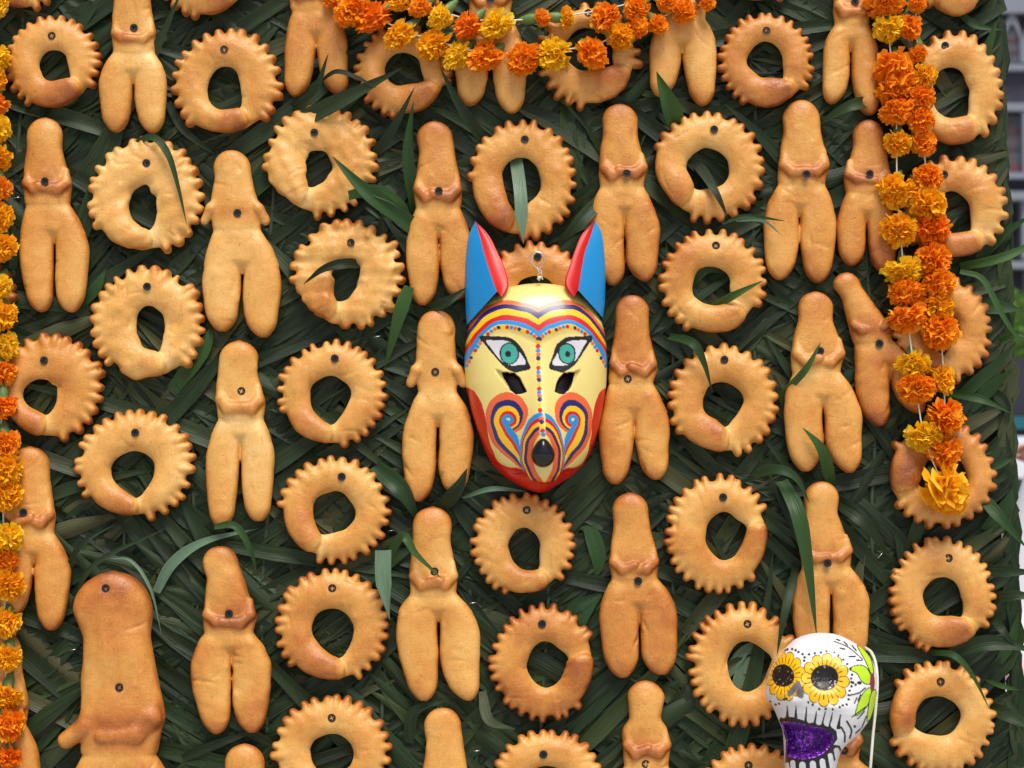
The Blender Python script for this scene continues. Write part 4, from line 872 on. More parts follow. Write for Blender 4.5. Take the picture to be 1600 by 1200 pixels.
FIGS = [
 dict(top=(211,-92),hw=26,waist=(210,80),elbows=(175,245,56),hips=(155,262,122),tips=((183,207),(238,209)),screws=[(209,43)],label='pale bread figure at the top left, its head cut off by the frame',tone=-.08,crotch=.3,slit=.0),
 dict(top=(485,-150),hw=28,waist=(488,14),elbows=(450,524,-10),hips=(444,542,62),tips=((463,151),(529,150)),screws=[],label='brown bread figure at the top edge, only legs in view, left of the garland',tone=.14,crotch=.22,slit=.0),
 dict(top=(768,-150),hw=28,waist=(768,22),elbows=(733,803,-2),hips=(709,823,78),tips=((734,166),(798,178)),screws=[(766,1)],label='bread figure behind the middle of the top flower garland, legs hanging below it',tone=.04,crotch=.35),
 dict(top=(1066,-150),hw=28,waist=(1067,26),elbows=(1030,1104,2),hips=(1012,1118,70),tips=((1032,152),(1096,166)),screws=[],label='bread figure with widely parted legs below the right end of the top garland',tone=.02,crotch=.15,slit=.0),
 dict(top=(1332,-130),hw=28,waist=(1330,37),elbows=(1300,1360,14),hips=(1286,1372,72),tips=((1302,163),(1359,181)),screws=[(1336,3)],label='bread figure at the top edge left of the right garland, one leg chipped',tone=.0,crotch=.42,slit=.0),
 dict(top=(72,185),hw=28,waist=(76,315),elbows=(38,116,290),hips=(30,138,382),tips=((66,488),(110,489)),screws=[(72,285)],label='bread figure with legs close together at left, right of the hanging flowers',tone=.05,crotch=.5,slit=-.1,tipw=(17,19)),
 dict(top=(364,235),hw=29,waist=(368,354),elbows=(326,408,330),hips=(315,440,432),tips=((350,519),(412,528)),screws=[(371,333)],label='pale bread figure with short arms sticking out, between two pale rings at left',tone=-.08,arms='flip',crotch=.35),
 dict(top=(678,190),hw=29,waist=(687,320),elbows=(648,725,300),hips=(634,740,376),tips=((660,478),(713,468)),screws=[(686,300)],label='bread figure left of the mask ears, its right foot behind the blue ear',tone=.10,crotch=.42),
 dict(top=(966,163),hw=29,waist=(973,287),elbows=(936,1012,266),hips=(920,1032,348),tips=((958,447),(1006,440)),screws=[(979,272)],label='brown-headed bread figure right above the right ear of the mask',tone=.10,crotch=.6,tipw=(18,17)),
 dict(top=(1252,157),hw=29,waist=(1252,284),elbows=(1214,1294,262),hips=(1191,1307,342),tips=((1220,438),(1277,443)),screws=[(1259,274)],label='golden bread figure upper right, left neighbour of a darker leaning one',tone=.02,crotch=.45),
 dict(top=(1354,188),hw=24,waist=(1357,297),elbows=(1318,1391,276),hips=(1307,1402,350),tips=((1332,416),(1380,426)),screws=[(1358,273)],label='dark bread figure with tilted head tucked behind the right garland',tone=.20,crotch=.4,neck=1.02,arms='fold'),
 dict(top=(1322,426),hw=22,waist=(1362,530),elbows=(1326,1392,510),hips=(1334,1440,585),tips=((1376,667),(1436,648)),screws=[(1374,537)],label='dark bread figure leaning sideways, partly under the right garland',tone=.24,crotch=.25,arms='cross'),
 dict(top=(1272,456),hw=28,waist=(1277,578),elbows=(1236,1320,556),hips=(1224,1348,640),tips=((1258,738),(1325,740)),screws=[(1281,549)],label='golden bread figure with two leaf tips lying over its waist and foot',tone=.0,crotch=.5),
 dict(top=(683,485),hw=30,waist=(682,608),elbows=(648,716,582),hips=(627,739,672),tips=((655,785),(711,774)),screws=[(680,581)],label='bread figure with short raised arms, standing left of the mask face',tone=.02,arms='flip',crotch=.5),
 dict(top=(987,461),hw=27,waist=(986,594),elbows=(950,1026,572),hips=(935,1046,660),tips=((962,758),(1024,751)),screws=[(981,592)],label='tan bread figure touching the right side of the mask face',tone=.12,crotch=.25),
 dict(top=(374,533),hw=30,waist=(375,650),elbows=(338,414,628),hips=(321,430,704),tips=((348,825),(404,816)),screws=[(377,611)],label='pale bread figure left of the three stacked rings, legs parted',tone=-.12,crotch=.35,tipw=(17,18)),
 dict(top=(48,698),hw=31,waist=(48,828),elbows=(8,87,806),hips=(-4,111,884),tips=((22,965),(81,986)),screws=[(38,801)],label='bread figure at the left edge half covered by the flower string, lower left',tone=.10,crotch=.22),
 dict(top=(180,893),hw=60,waist=(190,1172),elbows=(128,259,1120),hips=(85,300,1290),tips=((140,1480),(240,1480)),screws=[(169,919),(190,1073)],label='largest bread figure, twice the others, standing at the bottom left',tone=.10,arms='left_flip',crotch=.4,thick=27,neck=.86),
 dict(top=(345,853),hw=28,waist=(357,984),elbows=(317,401,962),hips=(298,425,1034),tips=((340,1148),(394,1146)),screws=[(358,959)],label='bread figure right of the largest one, with a slight lean to the left',tone=.05,crotch=.5),
 dict(top=(675,792),hw=30,waist=(679,924),elbows=(640,718,902),hips=(618,750,976),tips=((663,1096),(730,1095)),screws=[(679,893)],label='broad-hipped bread figure with a curled leaf tip at its waist, below the mask at left',tone=.02,crotch=.48),
 dict(top=(984,770),hw=28,waist=(991,900),elbows=(951,1029,880),hips=(936,1061,952),tips=((974,1060),(1032,1056)),screws=[(997,908)],label='amber bread figure with bitten left foot, below right of the mask',tone=.08,crotch=.62,slit=0,tipw=(22,20)),
 dict(top=(1285,752),hw=26,waist=(1290,882),elbows=(1247,1331,862),hips=(1235,1357,930),tips=((1270,1045),(1330,1045)),screws=[(1292,880)],label='bread figure standing behind the top of the painted skull, crossed by a hanging leaf',tone=.08,crotch=.5,slit=-.1),
 dict(top=(692,1105),hw=29,waist=(694,1250),elbows=(655,735,1228),hips=(640,748,1300),tips=((668,1400),(720,1400)),screws=[],label='bread figure rising from the bottom edge with only its head in view, centre left',tone=-.10),
 dict(top=(1008,1063),hw=28,waist=(1008,1190),elbows=(971,1047,1165),hips=(958,1060,1240),tips=((980,1340),(1036,1340)),screws=[(1009,1194)],label='small bread figure with round ball head and folded arms at the bottom edge',tone=-.02,ball=True),
 dict(top=(383,1162),hw=30,waist=(383,1290),elbows=(345,421,1270),hips=(330,436,1340),tips=((356,1440),(410,1440)),screws=[],label='bread figure at the bottom edge showing just the top of its head',tone=.0),
 dict(top=(2,985),hw=30,waist=(2,1126),elbows=(-40,46,1102),hips=(-58,66,1200),tips=((-20,1300),(30,1300)),screws=[],label='bread figure at the lower left corner mostly behind the flower string',tone=.04),
 dict(top=(1296,1058),hw=26,waist=(1300,1184),elbows=(1262,1347,1158),hips=(1248,1378,1230),tips=((1280,1330),(1335,1330)),screws=[(1318,1172)],label='bread figure hidden behind the skull, one elbow showing right of its jaw',tone=.06),
]
for i, kw in enumerate(FIGS): bread_figure(seed=i * 5 + 2, **kw)

# ------------------------------------------------------------------ painting helpers (flat paint worked out on the vertices)
def inpoly(x, y, poly):
    poly = np.asarray(poly, float); c = np.zeros(x.shape, bool); n = len(poly)
    x0, y0, x1, y1 = poly[:, 0].min(), poly[:, 1].min(), poly[:, 0].max(), poly[:, 1].max()
    m = (x >= x0) & (x <= x1) & (y >= y0) & (y <= y1)
    if not m.any(): return c
    xs, ys = x[m], y[m]; cc = np.zeros(xs.shape, bool); j = n - 1
    for i in range(n):
        xi, yi, xj, yj = *poly[i], *poly[j]
        if yi != yj: cc ^= ((yi > ys) != (yj > ys)) & (xs < (xj - xi) * (ys - yi) / (yj - yi) + xi)
        j = i
    c[m] = cc; return c
def segd(x, y, P):
    P = np.asarray(P, float); d = np.full(x.shape, 1e9)
    for a, b in zip(P[:-1], P[1:]):
        v = b - a; L = max(v @ v, 1e-9); t = np.clip(((x - a[0]) * v[0] + (y - a[1]) * v[1]) / L, 0, 1); d = np.minimum(d, np.hypot(x - a[0] - t * v[0], y - a[1] - t * v[1]))
    return d

# ------------------------------------------------------------------ the wolf mask
CREAM, CORAL, NAVY, YEL, RED, SKY, BLK = S(237, 217, 130), S(236, 104, 50), S(26, 34, 104), S(252, 196, 10), S(208, 26, 18), S(20, 146, 216), S(16, 12, 14)
ML = np.array([(437,843),(439,815),(442,800),(446,786),(452,774),(460,763),(470,752),(480,744),(500,733),(520,728),(560,724),(600,727),(640,736),(667,744.5),(690,753),(705,759),(724,770),(742,788),(757,812),(764,828),(768,845)], float)
MR = np.array([(437,843),(439,870),(442,884),(446,897),(452,908),(460,917),(470,926),(480,933),(500,943),(520,948),(560,951),(600,949),(640,943),(667,937),(690,930),(705,924),(724,912.5),(742,893),(757,869),(764,858),(768,845)], float)
def mask_paint(px, py):
    px = px + .55 * np.sin(py * .21 + 1) * np.cos(px * .13) ; py = py + .55 * np.sin(px * .17 + 2) * np.cos(py * .11)      # hand-painted lines waver
    cx = 842 + (py - 530) * .035; left = px < cx
    xi = np.where(left, (cx - px) , (px - cx) * 118 / 107.0); X = 843 - xi; u = xi / 118.0     # everything folded onto the left half
    X = X - (842 - 841.5) 
    col = np.tile(np.array(CREAM), (len(px), 1))
    def put(m, c): col[m] = c
    us = [0, .12, .22, .40, .56, .75, 1.0]
    ED = [[482,476,473,469,472,483,517],[490,483,480,476.5,478,491,523],[501,492,488,484,486,499,532],[510.5,502,498,494,496,509,541],[521.5,511,507,502,504,518,552],[530,519,515,509,511,527,570]]
    ev = [np.interp(u, us, e) for e in ED]
    def sm(e):   # smooth curve through the knots
        c = catmull(list(zip(us, e)), 10); return np.interp(u, c[:, 0], c[:, 1])
    ev = [sm(e) for e in ED]
    band_bottom = ev[5] + 8.5
    put((py > ev[5]) & (py < band_bottom) & (u < .97) , S(250, 200, 40))
    for k, c in enumerate((CORAL, NAVY, YEL, RED, SKY)): put((py >= ev[k]) & (py < ev[k + 1]), c)
    # dots along the lower brow band
    cl = catmull(list(zip([843 - 118 * t for t in us], [e + 4.2 for e in ED[5]])), 40); seg = np.hypot(*np.diff(cl, axis=0).T); acc = np.concatenate([[0], np.cumsum(seg)])
    dcol = [NAVY, CORAL, SKY, RED, None]; k = 0; s = 3.0
    while s < acc[-1] - 2:
        p = (np.interp(s, acc, cl[:, 0]), np.interp(s, acc, cl[:, 1])); c = dcol[k % 5]
        if c: put(np.hypot(X - p[0], py - p[1]) < 3.0, c)
        s += 6.5; k += 1
    # stripes fanning over the snout (coordinates of an enlarged view)
    zx, zy = (X - 710) * 5.22, (py - 550) * 5.22
    # cheek spiral with its tail
    C = (425, 560); dx, dy = (zx - C[0]) / 5.22, (zy - C[1]) / 5.22; r = np.hypot(dx, dy); phc = np.degrees(np.arctan2(-dy, -dx)); phc = np.mod(np.degrees(np.arctan2(-dy, -dx)), 360)
    # clockwise from the left: left 0, top 90, right 180, bottom 270
    KN = [0, 45, 90, 135, 180, 225, 270, 315, 360]
    TB = [[35.4,40.5,42.5,36.5,28.0,23.5,21.5,14,7],[28.7,30.5,31,26,21,18,17,11,6.6],[23.4,23,21.5,18.5,16.3,15,14.5,9.6,6.2],[15.3,14.6,13.4,12.4,11.9,11.5,11,8,5.8],[11.5,9.5,7.7,7,6.7,6.9,7,6.4,5.4],[5.0,3.4,2.3,1.8,1.5,1.8,2,3,3.5]]
    def sci(v, kn, tab):
        c = catmull(list(zip(kn, tab)), 8); return np.interp(v, c[:, 0], c[:, 1])
    tb = [sci(phc, KN, t) for t in TB]; cols = (CORAL, NAVY, YEL, RED, SKY)
    reg = zy < 760
    for q, c in enumerate(cols): put((r <= tb[q]) & (r > tb[q + 1]) & reg, c)
    ty = [560, 600, 690, 770, 850, 910, 960, 1010]
    TX = [[240,243,262,305,382,455,512,545],[275,279,298,345,425,482,523,548],[303,308,334,388,465,503,530,550],[345,352,398,450,497,515,534,551],[366,376,428,478,508,519,535,553],[398,420,486,503,515,523,537,554]]
    tx = [sci(zy, ty, t) for t in TX]; inr = (zy >= 560) & (zy < 1010)
    for q, c in enumerate(cols): put(inr & (zx >= tx[q]) & (zx < tx[q + 1]), c)
    # snout arcs
    yb = 860; aa = [192, 180, 170, 156, 132, 88]; hh = [345, 305, 270, 235, 205, 168]; arc = (CORAL, NAVY, YEL, RED, SKY)[::-1]
    sh = np.where(zy > yb, ((zy - yb) / 180) ** 2 * 62, 0); dxx = (692 - zx) + sh; dyy = np.minimum(zy - yb, 0)
    q = [np.sqrt((dxx / a) ** 2 + (dyy / h) ** 2) for a, h in zip(aa, hh)]
    sn = (dxx > 24) & (zy < 1062)
    for k, c in enumerate(arc): put(sn & (q[k] <= 1) & (q[k + 1] > 1), c)
    put((q[5] <= 1) & (zy < 1064) & (zy > 700), CREAM)
    # red jaw
    jaw = [(105,280),(160,330),(205,420),(235,540),(252,680),(280,790),(330,890),(400,935),(480,947),(530,975),(560,1010),(590,1042),(640,1058),(700,1066),(700,1300),(-100,1300),(-100,270)]
    jc = np.vstack([catmull(jaw[:14], 6), np.array(jaw[14:])]); put(inpoly(zx, zy, jc), RED)
    # eyes
    eo = catmull([(750,526.5),(772,527),(795,529),(809,538),(816,548),(822,562),(827.5,577.5),(815,582.5),(803,584),(791,578),(779,567),(765,549)], 6, True)
    ei = catmull([(760,533),(776,533.5),(790,534.5),(803,541),(813,555),(821,570.5),(806,573.5),(793,571.5),(779,562),(768,546)], 6, True)
    put(inpoly(X, py, eo) | (segd(X, py, np.vstack([ei, ei[:1]])) < 3.2), BLK); put(inpoly(X, py, ei), S(216, 212, 218)); e_in = inpoly(X, py, eo)
    el = lambda cx_, cy_, a, b: ((X - cx_) / a) ** 2 + ((py - cy_) / b) ** 2 < 1
    put(el(795.5, 554.5, 15.5, 17) & e_in, S(14, 24, 26)); put(el(795.5, 554.5, 13.2, 14.8), S(64, 166, 146)); put(el(794, 555, 4.7, 4.9), S(10, 14, 14))
    # vertical chain of dots
    dots = [(682,5,2),(684,37,1),(684,68,0),(686,108,4),(684,148,3),(686,185,2),(688,217,1),(688,245,0),(690,285,4),(692,320,3),(692,355,2),(693,383,1),(693,411,0),(695,455,4),(699,497,3),(700,532,2),(704,563,1),(706,590,0),(710,630,4),(716,667,3),(718,698,2),(678,-65,4),(680,-32,3)]
    dc = [NAVY, CORAL, SKY, RED, S(250, 200, 40)]
    for a, b, c in dots: put(np.hypot(px - (710 + a / 5.22), py - (550 + b / 5.22)) < 3.7, dc[c])
    # eye slots: bare dark wood inside
    hole = [(782,583),(792,583.5),(803,585),(811,593),(816,604),(820,615),(812,618),(803,618.5),(796,612),(788,598)]
    put(inpoly(X, py, hole), S(44, 22, 18))
    return col, X, hole
def wolf_mask():
    root = empty('wolf_mask', mat_b(*B(841, 600, .03), .03)); tag(root, 'glossy painted wolf mask with blue and red ears hung in the middle of the bread', 'mask')
    inv = root.matrix_basis.inverted(); HM = .075
    nr, nc = 400, 300
    tt = np.linspace(0, 1, nr); rows = 437.02 + (767.98 - 437.02) * (.5 - .5 * np.cos(np.pi * (tt * .92 + .04)) - (.5 - .5 * math.cos(math.pi * .04))) / (1 - 2 * (.5 - .5 * math.cos(math.pi * .04)))
    cl = catmull(ML[::-1][::-1], 6); l = np.interp(rows, ML[:, 0], ML[:, 1]); r = np.interp(rows, MR[:, 0], MR[:, 1])
    k = np.hanning(9); k /= k.sum(); sm = lambda v: np.concatenate([v[:4], np.convolve(v, k, 'valid'), v[-4:]]); l, r = sm(l), sm(r)
    ss = np.linspace(-1, 1, nc); ss = np.sin(ss * np.pi / 2 * .93) / math.sin(np.pi / 2 * .93)
    PX = (l + r)[:, None] / 2 + (r - l)[:, None] / 2 * ss[None, :]; PY = np.repeat(rows[:, None], nc, 1)
    col, X, hole = mask_paint(PX.ravel(), PY.ravel()); X = X.reshape(PX.shape)
    sx = ss[None, :]; sy = (PY - 600) / np.where(PY < 600, 163.5, 168.5)
    dome = np.clip(1 - np.abs(sx) ** 2.5, 0, 1) ** .5 * np.clip(1 - np.abs(sy) ** 2.8, 0, 1) ** .46
    h = 8 + 62 * dome
    cx = 842 + (PY - 530) * .035; d = PX - cx
    h += 34 * np.exp(-(d / 34) ** 2) * sstep(560, 705, PY) * sstep(775, 742, PY)                       # snout
    h += 8 * np.exp(-(d / 16) ** 2) * sstep(520, 600, PY) * sstep(740, 690, PY)                         # bridge
    uu = np.abs(d) / 118; brow = np.interp(uu, [0, .22, .4, .56, .75, 1], [534, 520, 514, 516, 532, 575]); h += 5 * sstep(brow + 10, brow - 6, PY) * dome   # brow
    h -= 4 * np.exp(-((X - 796) / 32) ** 2 - ((PY - 556) / 26) ** 2)                                     # eye hollows
    zx, zy = (X - 710) * 5.22, (PY - 550) * 5.22
    lip = np.interp(zx, [200, 252, 280, 330, 400, 480, 530, 590, 640, 700], [420, 680, 790, 890, 935, 947, 975, 1042, 1058, 1066])
    under = sstep(-6, 10, zy - lip) * sstep(200, 330, zx)
    h -= under * 15 * sstep(300, 520, zx); h -= 6 * np.exp(-((zx - 490) / 60) ** 2 - ((zy - 972) / 18) ** 2)   # jaw set back under the lip, mouth corner
    hm = inpoly(X.ravel(), PY.ravel(), hole).reshape(X.shape); hd = segd(X.ravel(), PY.ravel(), list(hole) + [hole[0]]).reshape(X.shape)
    h -= np.where(hm, 30 * sstep(0, 2.0, hd), 0)
    bev = inpoly(X.ravel(), PY.ravel(), [(768,576),(783,582),(790,598),(797,614),(785,600)]).reshape(X.shape); h -= np.where(bev & ~hm, 7 * sstep(12, 0, hd), 0)
    dome_edge = dome < .03
    V = np.zeros((nr * nc, 3)); x0, u0 = B(841, 600, HM); ax, au = B(842, 600, HM); bx, bu = B(841, 601, HM); kx = ax - x0; ky = bu - u0
    V[:, 0] = (PX.ravel() - 841) * kx; V[:, 1] = (PY.ravel() - 600) * ky; V[:, 2] = h.ravel() / 1000
    ox, ou = B(841, 600, .03); V[:, 0] += x0 - ox; V[:, 1] += u0 - ou
    I = np.arange(nr * nc).reshape(nr, nc); Q = np.stack([I[:-1, :-1], I[1:, :-1], I[1:, 1:], I[:-1, 1:]], -1).reshape(-1, 4)
    # rim wall back to the panel side
    loop = np.concatenate([I[0, :], I[1:, -1], I[-1, -2::-1], I[-2:0:-1, 0]]); n0 = len(V); Vb = V[loop].copy(); Vb[:, 2] = -.006
    Q2 = np.stack([loop, np.roll(loop, -1), n0 + (np.arange(len(loop)) + 1) % len(loop), n0 + np.arange(len(loop))], -1)
    me = mesh_np('face', np.vstack([V, Vb]), np.vstack([Q, Q2])); cattr(me, 'paint', np.vstack([col, col[loop]])); link('face', me, M['mask'], root)
    loc = lambda px, py, hh: Vector(((px - 841) * kx * (1 + (75 - hh) / 2925) + x0 - ox, (py - 600) * ky * (1 + (75 - hh) / 2925) + u0 - ou, hh / 1000))
    # ears: a blue outer face and a red inner face meeting at a ridge, with thickness
    earL = dict(out=[(743.5,343),(734,364),(729.5,397),(728,445),(729,483),(731,506)], ridge=[(744,344),(751,370),(757,395),(764,420),(771,442),(777,458)], inn=[(745,343.5),(765,367),(778,393),(788,416),(795,445),(785,466)])
    earR = dict(out=[(931,342),(940,355),(944.6,378),(946,426),(945,470),(942,496)], ridge=[(930.5,343),(923,368),(914,394),(909,420),(906,440),(903,456)], inn=[(929.5,342.5),(910,364),(899,389),(890,416),(883,444),(896,466)])
    for e in (earL, earR):
        o, g, i_ = catmull(e['out'], 8), catmull(e['ridge'], 8), catmull(e['inn'], 8); n = len(o); V = []; F = []; colr = []
        K = 9
        for r_ in range(n):
            t = r_ / (n - 1); ho, hg, hi = 12 + 10 * t, 16 + 46 * t ** .8, 14 + 40 * t
            for c in range(K): a = c / (K - 1); p = o[r_] * (1 - a) + g[r_] * a; V.append(loc(p[0], p[1], ho + (hg - ho) * a ** .7)); colr.append(S(16, 138, 204))
            for c in range(K): a = c / (K - 1); p = g[r_] * (1 - a) + i_[r_] * a; V.append(loc(p[0], p[1], hg + (hi - hg) * a - 3.0 * math.sin(a * math.pi) )); colr.append(S(206, 26, 20))
            V.append(loc(i_[r_][0], i_[r_][1], 0)); colr.append(S(206, 26, 20)); V.append(loc(o[r_][0], o[r_][1], 0)); colr.append(S(16, 138, 204))
        w = 2 * K + 2
        for r_ in range(n - 1):
            for c in range(w):
                if c == K - 1: continue
                F.append((r_ * w + c, (r_ + 1) * w + c, (r_ + 1) * w + (c + 1) % w, r_ * w + (c + 1) % w))
            F.append((r_ * w + K - 1, (r_ + 1) * w + K - 1, (r_ + 1) * w + K, r_ * w + K))
        me = mesh('ear', V, F); bm = bmesh.new(); bm.from_mesh(me); bmesh.ops.recalc_face_normals(bm, faces=bm.faces); bm.to_mesh(me); bm.free(); cattr(me, 'paint', np.array(colr)); link('ear', me, M['ear'], root)
    # teardrop nose
    V = []; F = []; nu, nv = 28, 12
    for j in range(nv + 1):
        a = math.pi / 2 * j / nv
        for k in range(nu):
            t = 2 * math.pi * k / nu; rx = 18.5 * math.sin(a); yy = math.sin(t) ; xw = math.cos(t) * (1 - .42 * max(0, yy) ** 1.3)
            V.append(loc(847.5 + rx * xw, 713 - (20.5 if yy < 0 else 25) * math.sin(a) * yy, 100 + 15 * math.cos(a) - (10 if j == nv else 0)))
    for j in range(nv):
        for k in range(nu): F.append((j * nu + k, (j + 1) * nu + k, (j + 1) * nu + (k + 1) % nu, j * nu + (k + 1) % nu))
    link('nose', mesh('nose', V, F), M['nose'], root)
    # wire hanger round the screw
    w = [(843,438,30),(841,428,34),(847,424,38),(841,420,40),(833,413,42),(829,408,42),(830,401,42),(835,396,42),(840,394,42),(846,396,42),(850,402,42),(850,409,42),(845,417,40),(841,422,38),(847,428,34),(848,436,30)]
    link('wire_hanger', tube_mesh('wire_hanger', [loc(a, b, c) for a, b, c in [tuple(q) for q in catmull(w, 5)]], .0011, 8), M['wire'], root)
    link('knot', tube_mesh('knot', [loc(840,436,38), loc(843,434,40), loc(846,433,38)], [.0015, .0032, .0015], 8), M['string'], root)
wolf_mask()

# ------------------------------------------------------------------ marigold garlands
def flower_mesh(seed, n=105, big=1.0, ruff=.3):
    rr = np.random.RandomState(seed); V = []; F = []; RN = []
    def petal(d, base, L, w, roll, rn):
        d = d / np.linalg.norm(d); a = np.cross(d, [0.3, .2, 1.0]); a = a / np.linalg.norm(a); b = np.cross(d, a); s = a * math.cos(roll) + b * math.sin(roll); nn = np.cross(s, d)
        o = len(V); cup = rr.uniform(-.3, .5)
        for t, ww in ((0, .35), (.45, .85), (.8, 1.25), (1.0, 1.0)):
            c = base + d * L * t + nn * (cup * L * t * t * .5)
            for q in (-1, 0, 1):
                tip = (rr.uniform(-.16, .12) * L if t == 1.0 else 0)
                V.append(c + s * (q * w * ww * .5) + nn * (abs(q) * w * .22 * (1 if t > 0 else 0) + rr.uniform(-1, 1) * ruff * w * .28 * t) + d * tip); RN.append(np.clip(rn + (t - .6) * .25, 0, 1))
        for i in range(3):
            for j in range(2): k = o + i * 3 + j; F.append((k, k + 1, k + 4, k + 3))
    for i in range(n):
        z = 1 - (i + .5) / n * 1.42; z = max(z, -.42); ph = i * 2.39996 + rr.uniform(-.3, .3); q = math.sqrt(max(0, 1 - z * z)); d = np.array([q * math.cos(ph), q * math.sin(ph), z * .8]) + rr.normal(size=3) * .12
        L = rr.uniform(.60, .76) * (1.0 if z > .2 else 1.08); petal(d, np.array([0, 0, .0]) + d * .44, L * .74, rr.uniform(.30, .46) * big, rr.uniform(-1.2, 1.2), rr.uniform(.1, .9))
    # dark core so nothing shows through
    o = len(V)
    for a in range(5):
        for b in range(8):
            t = math.pi * (a + .5) / 5; p = 2 * math.pi * b / 8; V.append(np.array([.62 * math.sin(t) * math.cos(p), .62 * math.sin(t) * math.sin(p), .50 * math.cos(t)])); RN.append(.35)
    for a in range(4):
        for b in range(8): F.append((o + a * 8 + b, o + a * 8 + (b + 1) % 8, o + (a + 1) * 8 + (b + 1) % 8, o + (a + 1) * 8 + b))
    me = mesh_np('flower', np.array(V), np.array(F)); fattr(me, 'rnd', RN); return me
FL = {}
def flower(parent, px, py, w, h, hue, axis, hgt, rr, loose=False):
    key = (hue, rr.randrange(3), loose)
    if key not in FL:
        me = flower_mesh(len(FL) * 7 + 3, 60 if loose else 150, 1.6 if loose else .86, .5 if loose else .3); me.materials.append(M['petal_' + hue]); FL[key] = me
    x, u = B(px, py, hgt); z = Vector(axis).normalized(); q = z.to_track_quat('Z', 'Y').to_matrix().to_4x4()
    m = mat_b(x, u, hgt) @ q @ Matrix.Rotation(rr.uniform(0, 6.28), 4, 'Z') @ Matrix.Diagonal((w / 1960, w / 1960, h / 1300, 1))
    o = bpy.data.objects.new('flower', FL[key]); COL.objects.link(o); o.parent = parent; o.matrix_basis = parent.matrix_basis.inverted() @ m
    kx = 1 / (w / 1960); kz = 1 / (h / 1300); s = .0125
    link('calyx', CALYX, M['calyx'], o, Matrix.Translation((0, 0, -.10)) @ Matrix.Diagonal((s * kx, s * kx, s * kz, 1)))
CALYX = lathe_mesh('calyx', [(.12, -2.75), (.30, -2.7), (.36, -2.4), (.62, -1.7), (.72, -1.0), (.62, -.3), (.4, 0)], 14, -.10)
def garland(name_pt, label, strands, rr):
    root = empty('marigold_garland', mat_b(*B(name_pt[0], name_pt[1], .05), .05)); tag(root, label, 'garland'); inv = root.matrix_basis.inverted()
    for spts, fl in strands:
        pts = [inv @ W(*B(x, y, h / 1000), h / 1000) for x, y, h in [tuple(p) for p in catmull(spts, 6)]]
        link('string', tube_mesh('string', pts, .0013, 6), M['string'], root)
        for f in fl:
            x, y, w, h, hue, ax = f[:6]; hg = (f[6] if len(f) > 6 else 58) / 1000
            k_ = rr.uniform(.86, 1.06); flower(root, x, y, w * k_, h * k_ * rr.uniform(.9, 1.08), hue, tuple(Vector(ax) + Vector((rr.uniform(-.25, .25), rr.uniform(-.2, .2), rr.uniform(-.2, .2)))), hg + rr.uniform(-.004, .006), rr, len(f) > 7)
rg = random.Random(4)
DN = lambda a=0, o=.45: (a, -1, o)
right_L = [(1381,6,72,36,'o',DN()),(1388,43,48,38,'y',DN()),(1398,104,70,74,'o',DN(0,.7),60,1),(1400,140,62,40,'o',DN(0,.3)),(1400,172,60,40,'o',DN()),(1402,222,48,34,'yo',DN()),(1402,297,58,44,'yo',DN(0,.5)),(1404,358,66,44,'yo',DN()),(1412,424,60,36,'y',DN()),(1417,457,58,34,'o',DN()),(1418,495,60,34,'o',DN()),(1428,569,60,36,'y',DN()),(1432,605,66,42,'o',DN()),(1444,682,62,40,'y',DN()),(1474,760,66,70,'yo',DN(.3,.6),64,1)]
right_R = [(1433,6,34,26,'o',DN()),(1422,40,38,46,'o',DN(0,.6)),(1434,83,32,28,'o',DN()),(1446,117,40,42,'yo',DN(0,.7)),(1440,152,44,36,'o',DN(0,.8)),(1439,187,44,40,'o',DN(0,.9)),(1442,222,44,40,'o',DN(0,.8)),(1450,277,50,42,'o',(0,-.5,1)),(1449,318,60,52,'yo',DN(0,1)),(1456,357,54,40,'d',DN(0,.8)),(1456,404,56,48,'o',DN(0,.7)),(1467,441,54,38,'o',DN(0,.6)),(1465,478,54,48,'yo',DN(0,1)),(1469,517,58,44,'o',DN(0,.7)),(1473,588,36,46,'yo',DN(0,.6)),(1477,650,58,62,'o',(0,-.5,1)),(1475,702,56,50,'o',DN(0,.9))]
garland((1430, 0), 'double string of orange and yellow marigolds hanging down the right side', [
  ([(1383,-90,50),(1388,43,55),(1400,170,58),(1402,297,58),(1412,424,58),(1418,495,58),(1430,590,60),(1444,682,62),(1474,760,64)], right_L),
  ([(1425,-90,50),(1434,83,55),(1442,222,58),(1452,300,58),(1457,400,58),(1468,500,60),(1475,600,62),(1477,700,62),(1474,760,62)], right_R)], rg)
SL = lambda o=.55: (-.75, -.75, o)
top_low = [(517,0,24,20,'o',SL()),(554,14,50,56,'o',SL(.9)),(588,24,42,58,'d',SL()),(629,51,42,54,'yo',SL()),(680,68,44,56,'yo',SL()),(719,84,42,54,'y',SL()),(762,86,44,52,'o',SL()),(820,91,48,54,'o',SL(.8)),(867,83,48,54,'y',SL(.7)),(924,82,46,56,'o',(.4,-.8,.6)),(969,57,44,50,'yo',(.5,-.5,.8)),(996,40,36,40,'o',(.4,-.8,.5)),(1027,37,32,38,'o',(.6,-.6,.5)),(1067,17,42,42,'o',(.5,-.6,.7)),(1105,4,26,24,'o',(.5,-.6,.5))]
top_up = [(626,4,30,34,'yo',SL()),(659,9,38,38,'o',SL()),(691,24,40,44,'y',SL()),(733,38,40,46,'d',SL()),(779,37,46,62,'y',SL(.8)),(844,28,32,28,'o',(1,-.1,.3)),(883,28,38,20,'yo',(1,-.1,.2)),(948,25,44,52,'o',(-.6,-.6,.8)),(996,13,40,38,'o',(-.6,-.6,.7)),(1043,4,34,26,'o',(-.5,-.7,.5))]
